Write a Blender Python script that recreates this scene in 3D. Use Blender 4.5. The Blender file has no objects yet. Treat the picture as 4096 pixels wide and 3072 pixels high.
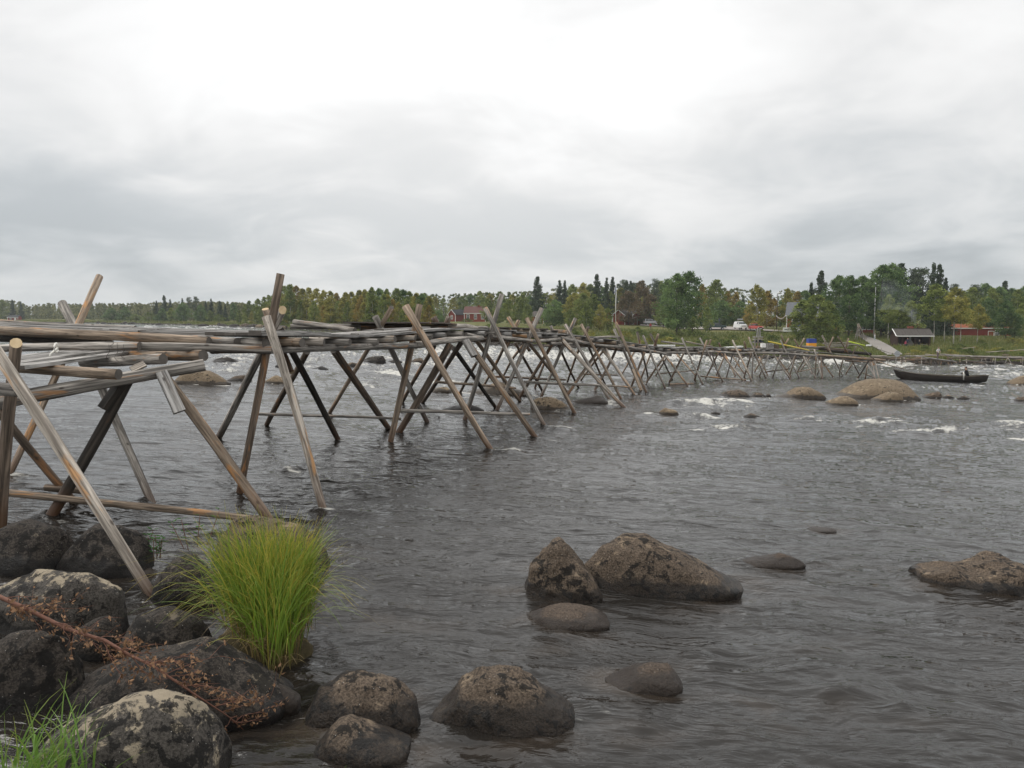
import bpy, bmesh, math, random
import numpy as np
from mathutils import Vector, Matrix, Quaternion

# ------------------------------------------------------------------ camera
SC = bpy.context.scene
COL = SC.collection
FPX, CAM_H, PITCH = 3300.0, 2.7, math.atan(271/3300)
cam_d = bpy.data.cameras.new('camera')
cam_d.sensor_fit = 'HORIZONTAL'; cam_d.sensor_width = 36.0
cam_d.lens = 36.0*FPX/4096
cam_d.clip_start = 0.1; cam_d.clip_end = 6000
cam = bpy.data.objects.new('camera', cam_d); COL.objects.link(cam)
cam.location = (0, 0, CAM_H); cam.rotation_euler = (math.pi/2-PITCH, 0, 0)
SC.camera = cam
SC.view_settings.view_transform = 'Standard'; SC.view_settings.look = 'None'
SC.view_settings.exposure = 0.15; SC.view_settings.gamma = 1.0
SC.view_settings.use_curve_mapping = False
SC.cycles.max_bounces = 6; SC.cycles.volume_bounces = 1
SC.cycles.transparent_max_bounces = 8
SC.cycles.sample_clamp_indirect = 4.0

# ------------------------------------------------------------------ node helper
class G:
    """small node-graph writer"""
    def __init__(s, nt): s.nt = nt; nt.nodes.clear()
    def n(s, t, props=None, **ins):
        nd = s.nt.nodes.new(t)
        for k, v in (props or {}).items(): setattr(nd, k, v)
        for k, v in ins.items():
            key = k.replace('_', ' ')
            sock = None
            if key.startswith('i') and key[1:].isdigit(): sock = nd.inputs[int(key[1:])]
            else: sock = nd.inputs[key]
            if isinstance(v, bpy.types.NodeSocket): s.nt.links.new(v, sock)
            else: sock.default_value = v
        return nd
    def math(s, op, a, b=0.0, clamp=False):
        return s.n('ShaderNodeMath', {'operation': op, 'use_clamp': clamp}, i0=a, i1=b).outputs[0]
    def vmath(s, op, a, b=(0,0,0)):
        return s.n('ShaderNodeVectorMath', {'operation': op}, i0=a, i1=b).outputs[0]
    def ss(s, x, a, b):
        return s.n('ShaderNodeMapRange', {'interpolation_type': 'SMOOTHSTEP'}, Value=x, From_Min=a, From_Max=b).outputs[0]
    def mix(s, f, a, b, bt='MIX'):
        nd = s.n('ShaderNodeMix', {'data_type': 'RGBA', 'blend_type': bt})
        for i, v in ((0, f), (6, a), (7, b)):
            if isinstance(v, bpy.types.NodeSocket): s.nt.links.new(v, nd.inputs[i])
            else: nd.inputs[i].default_value = v if i == 0 else (tuple(v)+(1,) if len(v) == 3 else v)
        return nd.outputs[2]
    def noise(s, vec, scale=1.0, detail=4.0, rough=0.55, dist=0.0):
        return s.n('ShaderNodeTexNoise', {'noise_dimensions': '3D'}, Vector=vec, Scale=scale, Detail=detail, Roughness=rough, Distortion=dist).outputs[0]
    def scale(s, vec, sc): return s.vmath('MULTIPLY', vec, sc)
    def attr(s, name): return s.n('ShaderNodeAttribute', {'attribute_name': name})
    def bump(s, h, strength=0.5, dist=0.02):
        return s.n('ShaderNodeBump', None, Height=h, Strength=strength, Distance=dist).outputs[0]
    def out(s, surf=None, vol=None):
        o = s.n('ShaderNodeOutputMaterial')
        if surf: s.nt.links.new(surf, o.inputs['Surface'])
        if vol: s.nt.links.new(vol, o.inputs['Volume'])
    def bsdf(s, col, rough=0.8, spec=0.3, normal=None, **kw):
        nd = s.n('ShaderNodeBsdfPrincipled')
        def put(k, v):
            if isinstance(v, bpy.types.NodeSocket): s.nt.links.new(v, nd.inputs[k])
            elif k == 'Base Color' and len(v) == 3: nd.inputs[k].default_value = tuple(v)+(1,)
            else: nd.inputs[k].default_value = v
        put('Base Color', col); put('Roughness', rough); put('Specular IOR Level', spec)
        if normal is not None: put('Normal', normal)
        for k, v in kw.items(): put(k.replace('_', ' '), v)
        return nd.outputs[0]

# ------------------------------------------------------------------ world: overcast sky
SUN_EL, SUN_AZ = math.radians(48), math.radians(-70)     # azimuth from +Y towards +X
w = bpy.data.worlds.new('World'); SC.world = w; w.use_nodes = True
g = G(w.node_tree)
sky = g.n('ShaderNodeTexSky', {'sky_type': 'NISHITA', 'sun_disc': False, 'sun_elevation': SUN_EL, 'sun_rotation': SUN_AZ})
D = g.n('ShaderNodeTexCoord').outputs['Generated']
sep = g.n('ShaderNodeSeparateXYZ', None, Vector=D)
dz = g.math('MAXIMUM', sep.outputs[2], 0.0)
den = g.math('ADD', dz, 0.24)
px = g.math('DIVIDE', sep.outputs[0], den); py = g.math('DIVIDE', sep.outputs[1], den)
pl = g.n('ShaderNodeCombineXYZ', None, X=px, Y=py, Z=3.7).outputs[0]
n1 = g.noise(g.scale(pl, (0.85, 0.85, 1)), 1.0, 6.0, 0.52, 0.7)
n2 = g.noise(g.scale(pl, (2.6, 2.6, 1)), 1.0, 4.0, 0.52, 0.6)
n3 = g.noise(g.scale(pl, (0.14, 0.2, 1)), 1.0, 2.0, 0.5, 0.0)
cl = g.math('ADD', g.math('MULTIPLY', n1, 0.62), g.math('MULTIPLY', n2, 0.38))
cl = g.ss(cl, 0.36, 0.64)
# cloud layer gets thinner and brighter upward and in front of the veiled sun
hi = g.ss(dz, 0.0, 0.30)
br_dir = Vector((-0.07, 0.95, 0.31)).normalized()
dt = g.n('ShaderNodeVectorMath', {'operation': 'DOT_PRODUCT'}, i0=D, i1=br_dir).outputs['Value']
thin = g.ss(dt, 0.90, 1.0)
lum = g.math('ADD', 0.405, g.math('MULTIPLY', hi, 0.24))
lum = g.math('ADD', lum, g.math('MULTIPLY', cl, 0.22))
lum = g.math('ADD', lum, g.math('MULTIPLY', g.ss(dz, 0.22, 1.0), 0.55))   # an overcast sky is brightest overhead
lum = g.math('ADD', lum, g.math('MULTIPLY', thin, 0.17))
lum = g.math('ADD', lum, g.math('MULTIPLY', g.math('SUBTRACT', n3, 0.5), 0.5))
tint = g.mix(g.ss(lum, 0.35, 0.85), (0.90, 0.975, 1.03), (1.0, 1.0, 0.995))
cc = g.n('ShaderNodeVectorMath', {'operation': 'SCALE'}, i0=tint, Scale=g.math('MULTIPLY', lum, 10.0)).outputs[0]
colr = g.mix(0.97, sky.outputs[0], cc)
bg = g.n('ShaderNodeBackground', None, Color=colr, Strength=0.1)
wo = g.n('ShaderNodeOutputWorld'); w.node_tree.links.new(bg.outputs[0], wo.inputs[0])

sun_d = bpy.data.lights.new('sun', 'SUN'); sun_d.energy = 1.3; sun_d.angle = math.radians(25); sun_d.color = (1, 0.97, 0.92)
sun = bpy.data.objects.new('sun', sun_d); COL.objects.link(sun)
sv = Vector((math.sin(SUN_AZ)*math.cos(SUN_EL), math.cos(SUN_AZ)*math.cos(SUN_EL), math.sin(SUN_EL)))
sun.rotation_euler = (-sv).to_track_quat('-Z', 'Y').to_euler()

# ------------------------------------------------------------------ places: bearings to world points
def ray(u, v):
    x = (u-2048)/FPX; y = -(v-1536)/FPX
    return (x, math.cos(PITCH)+y*math.sin(PITCH), -math.sin(PITCH)+y*math.cos(PITCH))
def P(u, v, d):
    r = ray(u, v); s = d/r[1]
    return Vector((r[0]*s, d, CAM_H+r[2]*s))
def zw(X, d):                                   # the river falls to the right and away
    return -0.045*(max(-20, min(40, X))+3)-0.015*(min(d, 110)-12)
def W(u, v):                                    # point on the water
    lo, hi = 1.5, 900
    for _ in range(50):
        m = (lo+hi)/2; q = P(u, v, m)
        if q.z > zw(q.x, m): lo = m
        else: hi = m
    return P(u, v, lo)
def lerp_tab(tab, x):
    return float(np.interp(x, [t[0] for t in tab], [t[1] for t in tab]))
SHORE = [(-900,800),(0,492),(430,404),(900,297),(1300,198),(1500,168),(1750,138),(2000,121),(2400,127),(2800,114),(3200,118),(3500,113),(3750,103.5),(4096,103),(5200,98)]
TERR = {1800:(-0.6,0.1,0.4),1900:(-0.9,0,0.4),2200:(-1.2,-.4,.5),2500:(-1.5,-.7,.7),2700:(-1.6,-.7,.3),2900:(-1.5,-.35,0),3150:(-1.7,-.6,-.1),3450:(-2.2,-1.1,-.5),3650:(-2.3,-1.5,-.9),3900:(-2.3,-1.6,-1),4500:(-2.2,-1.4,-.8)}
TU = sorted(TERR)
def terr(X, Y):
    u = 2048+FPX*X/max(Y, 1)
    ds = lerp_tab(SHORE, u); z0 = zw(ds*X/max(Y, 1), ds)
    A = [np.interp(u, TU, [TERR[k][i] for k in TU]) for i in range(3)]
    if u > 1800:
        xs = [ds-10, ds, ds+3, 150, 190, 230, 400, 2500]; zs = [z0-2, z0, z0+.5, A[0], A[1], A[2], 1.6, 10]
    else:
        xs = [ds-10, ds, ds+3, ds+30, ds+100, ds+300, 3000]; zs = [z0-2, z0, z0+.45, z0+1.0, z0+1.6, z0+3.2, 12]
        if u > 1600:
            t = (u-1600)/200
            x2 = [ds-10, ds, ds+3, 150, 190, 230, 400, 2500]; z2 = [z0-2, z0, z0+.5, A[0], A[1], A[2], 1.6, 10]
            return float(np.interp(Y, xs, zs)*(1-t)+np.interp(Y, x2, z2)*t)
    return float(np.interp(Y, xs, zs))
def land(u, d):                                 # point on the far bank along a bearing
    X = (u-2048)/FPX*d
    return Vector((X, d, terr(X, d)))
def ztop(u, v, d): return P(u, v, d).z

# ------------------------------------------------------------------ object helpers
def link(o, parent=None):
    COL.objects.link(o)
    if parent is not None: o.parent = parent
    return o
def tag(o, label=None, cat=None, group=None, kind=None):
    if label: o['label'] = label
    if cat: o['category'] = cat
    if group: o['group'] = group
    if kind: o['kind'] = kind
    return o
def thing(name, loc, label, cat, group=None, rz=0.0):
    o = bpy.data.objects.new(name, None); COL.objects.link(o)
    o.location = loc; o.rotation_euler = (0, 0, rz); o.empty_display_size = 0.2
    return tag(o, label, cat, group)
def mesh_of(name, verts, faces, mats, mi=None, smooth=False):
    me = bpy.data.meshes.new(name); me.from_pydata([tuple(v) for v in verts], [], faces)
    for m in (mats if isinstance(mats, (list, tuple)) else [mats]): me.materials.append(m)
    if mi is not None: me.polygons.foreach_set('material_index', mi)
    if smooth: me.polygons.foreach_set('use_smooth', [True]*len(me.polygons))
    me.update(); return me
def obj(name, me, parent=None, loc=(0, 0, 0)):
    o = bpy.data.objects.new(name, me); o.location = loc
    return link(o, parent)
def fattr(me, name, vals):
    a = me.attributes.new(name, 'FLOAT', 'POINT'); a.data.foreach_set('value', np.asarray(vals, dtype=np.float32))
class MB:
    """mesh builder: several shapes joined into one part"""
    def __init__(s): s.v = []; s.f = []; s.m = []
    def add(s, vs, fs, mi=0):
        b = len(s.v); s.v += [tuple(v) for v in vs]; s.f += [tuple(i+b for i in f) for f in fs]; s.m += [mi]*len(fs)
    def box(s, lo, hi, mi=0, M=None):
        x0, y0, z0 = lo; x1, y1, z1 = hi
        vs = [Vector(p) for p in ((x0,y0,z0),(x1,y0,z0),(x1,y1,z0),(x0,y1,z0),(x0,y0,z1),(x1,y0,z1),(x1,y1,z1),(x0,y1,z1))]
        if M is not None: vs = [M @ v for v in vs]
        s.add(vs, [(0,3,2,1),(4,5,6,7),(0,1,5,4),(1,2,6,5),(2,3,7,6),(3,0,4,7)], mi)
    def bar(s, a, b, w, h, mi=0, up=(0,0,1)):
        a = Vector(a); b = Vector(b); z = (b-a); L = z.length; z.normalize()
        x = Vector(up).cross(z)
        if x.length < 1e-4: x = Vector((1,0,0)).cross(z)
        x.normalize(); y = z.cross(x)
        M = Matrix((( x.x, y.x, z.x, a.x),(x.y, y.y, z.y, a.y),(x.z, y.z, z.z, a.z),(0,0,0,1)))
        s.box((-w/2,-h/2,0),(w/2,h/2,L), mi, M)
    def tube(s, pts, rads, n=8, mi=0, cap=True):
        pts = [Vector(p) for p in pts]; b = len(s.v)
        for i, p in enumerate(pts):
            t = (pts[min(i+1, len(pts)-1)]-pts[max(i-1, 0)]).normalized()
            a = t.cross(Vector((0,0,1)));
            if a.length < 1e-3: a = t.cross(Vector((0,1,0)))
            a.normalize(); c = t.cross(a)
            r = rads[i] if isinstance(rads, (list, tuple)) else rads
            for k in range(n):
                th = 2*math.pi*k/n
                s.v.append(tuple(p+a*(math.cos(th)*r)+c*(math.sin(th)*r)))
        for i in range(len(pts)-1):
            for k in range(n):
                s.f.append((b+i*n+k, b+i*n+(k+1)%n, b+(i+1)*n+(k+1)%n, b+(i+1)*n+k)); s.m.append(mi)
        if cap:
            s.f.append(tuple(b+k for k in range(n-1, -1, -1))); s.m.append(mi)
            e = b+(len(pts)-1)*n; s.f.append(tuple(e+k for k in range(n))); s.m.append(mi)
    def prism(s, poly, y0, y1, mi=0, axis='y'):
        n = len(poly)
        if axis == 'y': vs = [(x, y0, z) for x, z in poly]+[(x, y1, z) for x, z in poly]
        else: vs = [(y0, x, z) for x, z in poly]+[(y1, x, z) for x, z in poly]
        fs = [tuple(range(n)), tuple(range(2*n-1, n-1, -1))]+[(i, i+n, (i+1)%n+n, (i+1)%n) for i in range(n)]
        s.add(vs, fs, mi)
    def mesh(s, name, mats, smooth=False): return mesh_of(name, s.v, s.f, mats, s.m, smooth)
    def build(s, name, mats, parent=None, loc=(0,0,0), smooth=False): return obj(name, s.mesh(name, mats, smooth), parent, loc)

# ------------------------------------------------------------------ numpy gradient noise
def _h(ix, iy, iz):
    n = (ix*374761393+iy*668265263+iz*2147483647*3+iz*1274126177) & 0xffffffff
    n = ((n ^ (n >> 13))*1274126177) & 0xffffffff
    return n ^ (n >> 16)
def pnoise(p):
    p = np.asarray(p, dtype=np.float64); i = np.floor(p).astype(np.int64); f = p-i
    s = f*f*f*(f*(f*6-15)+10); out = np.zeros(len(p))
    for dx in (0, 1):
        wx = s[:,0] if dx else 1-s[:,0]
        for dy in (0, 1):
            wy = s[:,1] if dy else 1-s[:,1]
            for dz_ in (0, 1):
                wz = s[:,2] if dz_ else 1-s[:,2]
                h = _h(i[:,0]+dx, i[:,1]+dy, i[:,2]+dz_)
                gx = ((h & 255)/127.5-1); gy = (((h >> 8) & 255)/127.5-1); gz = (((h >> 16) & 255)/127.5-1)
                out += wx*wy*wz*(gx*(f[:,0]-dx)+gy*(f[:,1]-dy)+gz*(f[:,2]-dz_))
    return out*1.25
def fbm(p, octv=4, rough=0.5, lac=2.03):
    a, o = 1.0, np.zeros(len(p)); q = np.array(p, dtype=np.float64); t = 0
    for k in range(octv):
        o += a*pnoise(q+k*17.3); t += a; a *= rough; q = q*lac
    return o/t

# ------------------------------------------------------------------ materials
def new_mat(name):
    m = bpy.data.materials.new(name); m.use_nodes = True
    return m, G(m.node_tree)
def plain(name, col, rough=0.7, spec=0.3, var=0.25, sc=6.0, metal=0.0):
    m, g = new_mat(name)
    n = g.noise(g.n('ShaderNodeTexCoord').outputs['Object'], sc, 4)
    c = g.mix(n, tuple(x*(1-var) for x in col), tuple(min(1, x*(1+var)) for x in col))
    g.out(g.bsdf(c, rough, spec, Metallic=metal)); return m
def wood(name, lo, hi, patch, pt, wetcol=(0.085, 0.04, 0.018), sc=1.0, check=0.5):
    m, g = new_mat(name)
    oi = g.n('ShaderNodeObjectInfo').outputs['Random']
    tc = g.n('ShaderNodeTexCoord').outputs['Object']
    off = g.n('ShaderNodeCombineXYZ', None, X=g.math('MULTIPLY', oi, 37.0), Y=g.math('MULTIPLY', oi, 91.0), Z=g.math('MULTIPLY', oi, 53.0)).outputs[0]
    v = g.vmath('ADD', g.scale(tc, (sc, sc, sc)), off)
    grain = g.noise(g.scale(v, (26, 26, 1.1)), 1.0, 5, 0.6, 0.4)
    fine = g.noise(g.scale(v, (70, 70, 3.5)), 1.0, 3, 0.6)
    blot = g.noise(g.scale(v, (4.5, 4.5, 0.9)), 1.0, 4, 0.6, 0.6)
    pn = g.noise(g.scale(v, (6.5, 6.5, 1.1)), 1.0, 4, 0.62, 0.8)
    c = g.mix(g.ss(grain, 0.36, 0.66), lo, hi)
    c = g.mix(g.math('MULTIPLY', g.ss(blot, 0.48, 0.68), 0.55), c, tuple(x*0.55 for x in lo))
    pcol = g.mix(fine, tuple(x*0.6 for x in patch), tuple(min(1, x*1.5) for x in patch))
    c = g.mix(g.math('MULTIPLY', g.ss(pn, pt, pt+0.10), 0.85), c, pcol)
    # drying cracks
    cr = g.noise(g.scale(v, (38, 38, 0.55)), 1.0, 2, 0.5, 0.2)
    crk = g.math('SUBTRACT', 1.0, g.ss(g.math('ABSOLUTE', g.math('SUBTRACT', cr, 0.5)), 0.0, 0.022))
    c = g.mix(g.math('MULTIPLY', crk, check), c, (0.02, 0.017, 0.014))
    # knots
    vo = g.n('ShaderNodeTexVoronoi', None, Vector=g.scale(v, (5, 5, 2.6)), Scale=1.0).outputs['Distance']
    kn = g.math('SUBTRACT', 1.0, g.ss(vo, 0.05, 0.13))
    c = g.mix(g.math('MULTIPLY', kn, 0.75), c, (0.03, 0.02, 0.014))
    br = g.math('ADD', 0.78, g.math('MULTIPLY', oi, 0.44))
    c = g.mix(1.0, c, g.n('ShaderNodeCombineXYZ', None, X=br, Y=br, Z=br).outputs[0], 'MULTIPLY')
    wet = g.attr('wet').outputs['Fac']
    c = g.mix(g.math('MULTIPLY', wet, 0.8), c, wetcol)
    hgt = g.math('SUBTRACT', g.math('ADD', g.math('MULTIPLY', grain, 0.7), g.math('MULTIPLY', fine, 0.3)), g.math('MULTIPLY', crk, 0.8))
    rg = g.math('SUBTRACT', 0.85, g.math('MULTIPLY', wet, 0.5))
    g.out(g.bsdf(c, rg, 0.3, g.bump(hgt, 0.7, 0.012))); return m
M = {}
M['grey'] = wood('weathered_wood', (0.125, 0.113, 0.10), (0.45, 0.41, 0.362), (0.40, 0.21, 0.095), 0.60)
M['brown'] = wood('half_peeled_wood', (0.15, 0.114, 0.083), (0.43, 0.335, 0.25), (0.47, 0.235, 0.09), 0.56)
M['dark'] = wood('damp_shaded_wood', (0.018, 0.015, 0.012), (0.062, 0.05, 0.04), (0.12, 0.06, 0.03), 0.62)  # dark from damp and from under-deck shade painted into the colour
M['mid'] = wood('barked_wood', (0.07, 0.053, 0.039), (0.23, 0.175, 0.132), (0.27, 0.135, 0.058), 0.56)
M['pale'] = wood('pale_stripped_wood', (0.19, 0.163, 0.135), (0.58, 0.515, 0.44), (0.46, 0.25, 0.11), 0.55)
M['plank'] = wood('grey_plank_wood', (0.18, 0.17, 0.158), (0.45, 0.43, 0.405), (0.12, 0.10, 0.085), 0.60, check=0.6)
def end_grain(name, lo, hi):
    m, g = new_mat(name)
    tc = g.n('ShaderNodeTexCoord').outputs['Object']
    sp = g.n('ShaderNodeSeparateXYZ', None, Vector=tc)
    r = g.math('SQRT', g.math('ADD', g.math('MULTIPLY', sp.outputs[0], sp.outputs[0]), g.math('MULTIPLY', sp.outputs[1], sp.outputs[1])))
    n = g.noise(tc, 14, 3)
    ring = g.math('SINE', g.math('MULTIPLY', g.math('ADD', r, g.math('MULTIPLY', n, 0.01)), 620.0))
    c = g.mix(g.math('ADD', g.math('MULTIPLY', ring, 0.25), g.math('MULTIPLY', n, 0.8), True), lo, hi)
    g.out(g.bsdf(c, 0.9, 0.2)); return m
M['end'] = end_grain('weathered_end_grain', (0.06, 0.052, 0.045), (0.2, 0.18, 0.16))
M['endpale'] = end_grain('fresh_cut_end_grain', (0.38, 0.27, 0.15), (0.68, 0.55, 0.36))

def rockmat(name, lo, hi, lich, lichen_t, dark_t, wetc=(0.012, 0.010, 0.009)):
    m, g = new_mat(name)
    tc = g.n('ShaderNodeTexCoord').outputs['Object']
    oi = g.n('ShaderNodeObjectInfo').outputs['Random']
    v = g.vmath('ADD', tc, g.n('ShaderNodeCombineXYZ', None, X=g.math('MULTIPLY', oi, 31.0), Y=g.math('MULTIPLY', oi, 11.0), Z=0.0).outputs[0])
    a = g.noise(v, 2.6, 8, 0.62, 0.5); b = g.noise(v, 10.0, 9, 0.72, 0.3); f = g.noise(v, 60.0, 4, 0.7)
    c = g.mix(g.ss(a, 0.3, 0.7), lo, hi)
    c = g.mix(0.55, c, g.mix(g.ss(f, 0.35, 0.65), tuple(x*.5 for x in lo), tuple(min(1, x*1.5) for x in hi)))
    nz = g.n('ShaderNodeSeparateXYZ', None, Vector=g.n('ShaderNodeNewGeometry').outputs['Normal']).outputs[2]
    # pale crust lichen grows on the upward faces
    lz = g.math('ADD', g.noise(v, 4.5, 9, 0.68, 0.4), g.math('MULTIPLY', g.ss(nz, 0.2, 0.95), 0.16))
    lm = g.ss(lz, lichen_t, lichen_t+0.05)
    c = g.mix(g.math('MULTIPLY', lm, 0.85), c, g.mix(b, tuple(x*.7 for x in lich), tuple(min(1, x*1.2) for x in lich)))
    # black lichen blotches
    dm = g.ss(g.math('ADD', g.math('MULTIPLY', b, 0.7), g.math('MULTIPLY', a, 0.3)), dark_t, dark_t+0.035)
    c = g.mix(g.math('MULTIPLY', dm, 0.9), c, (0.011, 0.010, 0.009))
    # quartz flecks
    vo = g.n('ShaderNodeTexVoronoi', None, Vector=v, Scale=26.0).outputs['Distance']
    c = g.mix(g.math('SUBTRACT', 1.0, g.ss(vo, 0.03, 0.09)), c, (0.55, 0.52, 0.48))
    wet = g.attr('wet').outputs['Fac']
    wn = g.ss(g.math('ADD', wet, g.math('MULTIPLY', g.math('SUBTRACT', a, 0.5), 0.9)), 0.45, 0.62)
    c = g.mix(g.math('MULTIPLY', wn, 0.92), c, g.mix(0.35, g.mix(1.0, c, (0.26, 0.25, 0.24), 'MULTIPLY'), wetc))
    rg = g.math('SUBTRACT', 0.9, g.math('MULTIPLY', wn, 0.5))
    h = g.math('ADD', g.math('MULTIPLY', b, 0.7), g.math('MULTIPLY', f, 0.25))
    g.out(g.bsdf(c, rg, 0.28, g.bump(h, 1.0, 0.05))); return m
M['rock_dark'] = rockmat('dark_lichened_granite', (0.017, 0.0145, 0.012), (0.072, 0.060, 0.050), (0.20, 0.165, 0.12), 0.73, 0.50)
M['rock_pale'] = rockmat('pale_crusted_granite', (0.035, 0.031, 0.027), (0.095, 0.084, 0.072), (0.40, 0.335, 0.24), 0.63, 0.51)
M['rock_brown'] = rockmat('brown_granite', (0.040, 0.030, 0.022), (0.150, 0.113, 0.082), (0.27, 0.205, 0.14), 0.71, 0.515)
M['rock_tan'] = rockmat('tan_worn_granite', (0.085, 0.063, 0.042), (0.235, 0.178, 0.117), (0.30, 0.235, 0.155), 0.70, 0.54, (0.02, 0.016, 0.013))
M['rock_wet'] = rockmat('wet_red_granite', (0.045, 0.033, 0.025), (0.11, 0.083, 0.063), (0.14, 0.11, 0.085), 0.75, 0.57, (0.036, 0.026, 0.020))

def leafmat(name, a, b, trans=0.38):
    m, g = new_mat(name)
    oi = g.n('ShaderNodeObjectInfo').outputs['Random']
    t = g.attr('tone').outputs['Fac']
    k = g.math('ADD', g.math('MULTIPLY', t, 0.75), g.math('MULTIPLY', oi, 0.35))
    c = g.mix(g.ss(k, 0.1, 1.0), a, b)
    d = g.n('ShaderNodeBsdfDiffuse', None, Color=c).outputs[0]
    tr = g.n('ShaderNodeBsdfTranslucent', None, Color=c).outputs[0]
    mx = g.n('ShaderNodeMixShader', None, Fac=trans); g.nt.links.new(d, mx.inputs[1]); g.nt.links.new(tr, mx.inputs[2])
    g.out(mx.outputs[0]); return m
M['lf_birch'] = leafmat('birch_leaves_green', (0.095, 0.134, 0.040), (0.300, 0.345, 0.105))
M['lf_yel'] = leafmat('birch_leaves_turning', (0.140, 0.150, 0.043), (0.420, 0.385, 0.110))
M['lf_och'] = leafmat('birch_leaves_ochre', (0.150, 0.122, 0.040), (0.400, 0.300, 0.085))
M['lf_aspen'] = leafmat('aspen_leaves', (0.056, 0.103, 0.040), (0.192, 0.275, 0.103))
M['lf_spruce'] = leafmat('spruce_needles', (0.030, 0.048, 0.030), (0.097, 0.133, 0.077), 0.08)
M['lf_pine'] = leafmat('pine_needles', (0.049, 0.070, 0.047), (0.141, 0.170, 0.110), 0.1)
M['lf_rust'] = leafmat('rowan_leaves_rust', (0.085, 0.076, 0.044), (0.225, 0.168, 0.102))
M['lf_bush'] = leafmat('willow_leaves', (0.061, 0.090, 0.029), (0.203, 0.246, 0.080))
M['lf_far'] = leafmat('distant_foliage', (0.083, 0.114, 0.060), (0.275, 0.267, 0.130))
M['dry_leaf'] = leafmat('dead_leaves', (0.115, 0.063, 0.034), (0.391, 0.241, 0.144))
M['bark_birch'] = plain('birch_bark', (0.40, 0.38, 0.34), 0.8, 0.2, 0.6, 3.0)
M['bark'] = plain('brown_bark', (0.075, 0.06, 0.05), 0.9, 0.2, 0.4, 5.0)
M['twig'] = plain('red_brown_twig', (0.16, 0.075, 0.05), 0.7, 0.3, 0.35, 30.0)
def sedge_mat(name, base, mid, tip):
    m, g = new_mat(name)
    t = g.attr('along').outputs['Fac']; r = g.attr('tone').outputs['Fac']
    c = g.mix(g.ss(t, 0.0, 0.3), base, mid)
    c = g.mix(g.math('MULTIPLY', g.ss(t, 0.55, 1.0), g.ss(r, 0.2, 0.9)), c, tip)
    c = g.mix(g.math('MULTIPLY', g.ss(r, 0.80, 0.95), 0.6), c, tip)
    d = g.bsdf(c, 0.45, 0.35)
    tr = g.n('ShaderNodeBsdfTranslucent', None, Color=c).outputs[0]
    mx = g.n('ShaderNodeMixShader', None, Fac=0.35); g.nt.links.new(d, mx.inputs[1]); g.nt.links.new(tr, mx.inputs[2])
    g.out(mx.outputs[0]); return m
M['sedge'] = sedge_mat('sedge_blades', (0.16, 0.125, 0.055), (0.165, 0.255, 0.035), (0.50, 0.39, 0.07))
M['straw'] = sedge_mat('dead_sedge_straw', (0.12, 0.085, 0.045), (0.26, 0.19, 0.09), (0.36, 0.27, 0.13))
M['grass_near'] = sedge_mat('bank_grass_blades', (0.05, 0.08, 0.02), (0.13, 0.235, 0.04), (0.24, 0.27, 0.06))
M['meadow'] = sedge_mat('meadow_blades', (0.08, 0.095, 0.03), (0.13, 0.155, 0.042), (0.31, 0.245, 0.09))
M['herb'] = leafmat('willowherb_leaves', (0.034, 0.086, 0.025), (0.092, 0.184, 0.057))
M['white'] = plain('white_paint', (0.78, 0.77, 0.74), 0.5, 0.4, 0.06)
M['red'] = plain('falu_red_boards', (0.20, 0.036, 0.024), 0.85, 0.2, 0.25, 3.0)
M['redlite'] = plain('bright_red_boards', (0.225, 0.045, 0.029), 0.85, 0.2, 0.22, 3.0)
M['redbrown'] = plain('red_brown_boards', (0.24, 0.075, 0.035), 0.85, 0.2, 0.22, 3.0)
M['roof_dark'] = plain('black_felt_roof', (0.030, 0.032, 0.036), 0.85, 0.3, 0.2, 3.0)
M['roof_grey'] = plain('grey_sheet_roof', (0.105, 0.11, 0.12), 0.6, 0.4, 0.2, 3.0)
M['roof_red'] = plain('red_sheet_roof', (0.105, 0.042, 0.034), 0.7, 0.3, 0.2, 3.0)
M['shake'] = plain('board_roof', (0.085, 0.075, 0.068), 0.9, 0.2, 0.35, 6.0)
M['log_dark'] = plain('dark_log_wall', (0.045, 0.026, 0.02), 0.9, 0.2, 0.3, 4.0)
M['glass'] = plain('window_glass', (0.03, 0.035, 0.04), 0.08, 0.6, 0.1)
M['brick'] = plain('chimney_brick', (0.22, 0.07, 0.045), 0.9, 0.2, 0.3, 9.0)
M['stone'] = plain('grey_stone', (0.24, 0.23, 0.215), 0.9, 0.2, 0.3, 5.0)
M['bronze'] = plain('dark_bronze', (0.045, 0.06, 0.068), 0.5, 0.5, 0.3, 5.0)
M['steel'] = plain('galvanised_steel', (0.33, 0.34, 0.35), 0.45, 0.5, 0.1)
M['blue'] = plain('blue_paint', (0.045, 0.075, 0.29), 0.6, 0.3, 0.1)
M['orange'] = plain('orange_paint', (0.78, 0.34, 0.035), 0.6, 0.3, 0.08)
M['yellow'] = plain('yellow_pole_paint', (0.72, 0.56, 0.10), 0.5, 0.3, 0.1)
M['lime'] = plain('lime_pole_paint', (0.62, 0.76, 0.06), 0.5, 0.3, 0.1)
M['paint_green'] = plain('dark_green_car_paint', (0.012, 0.035, 0.035), 0.25, 0.6, 0.1)
M['paint_white'] = plain('white_car_paint', (0.74, 0.74, 0.73), 0.3, 0.5, 0.04)
M['paint_red'] = plain('red_car_paint', (0.46, 0.07, 0.06), 0.3, 0.5, 0.06)
M['paint_silver'] = plain('silver_car_paint', (0.42, 0.43, 0.45), 0.3, 0.5, 0.05)
M['rubber'] = plain('black_rubber', (0.018, 0.018, 0.018), 0.8, 0.3, 0.2)
M['black'] = plain('black_plastic', (0.02, 0.02, 0.022), 0.6, 0.3, 0.1)
M['rope'] = plain('white_rope', (0.72, 0.70, 0.64), 0.9, 0.2, 0.1, 40)
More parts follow.
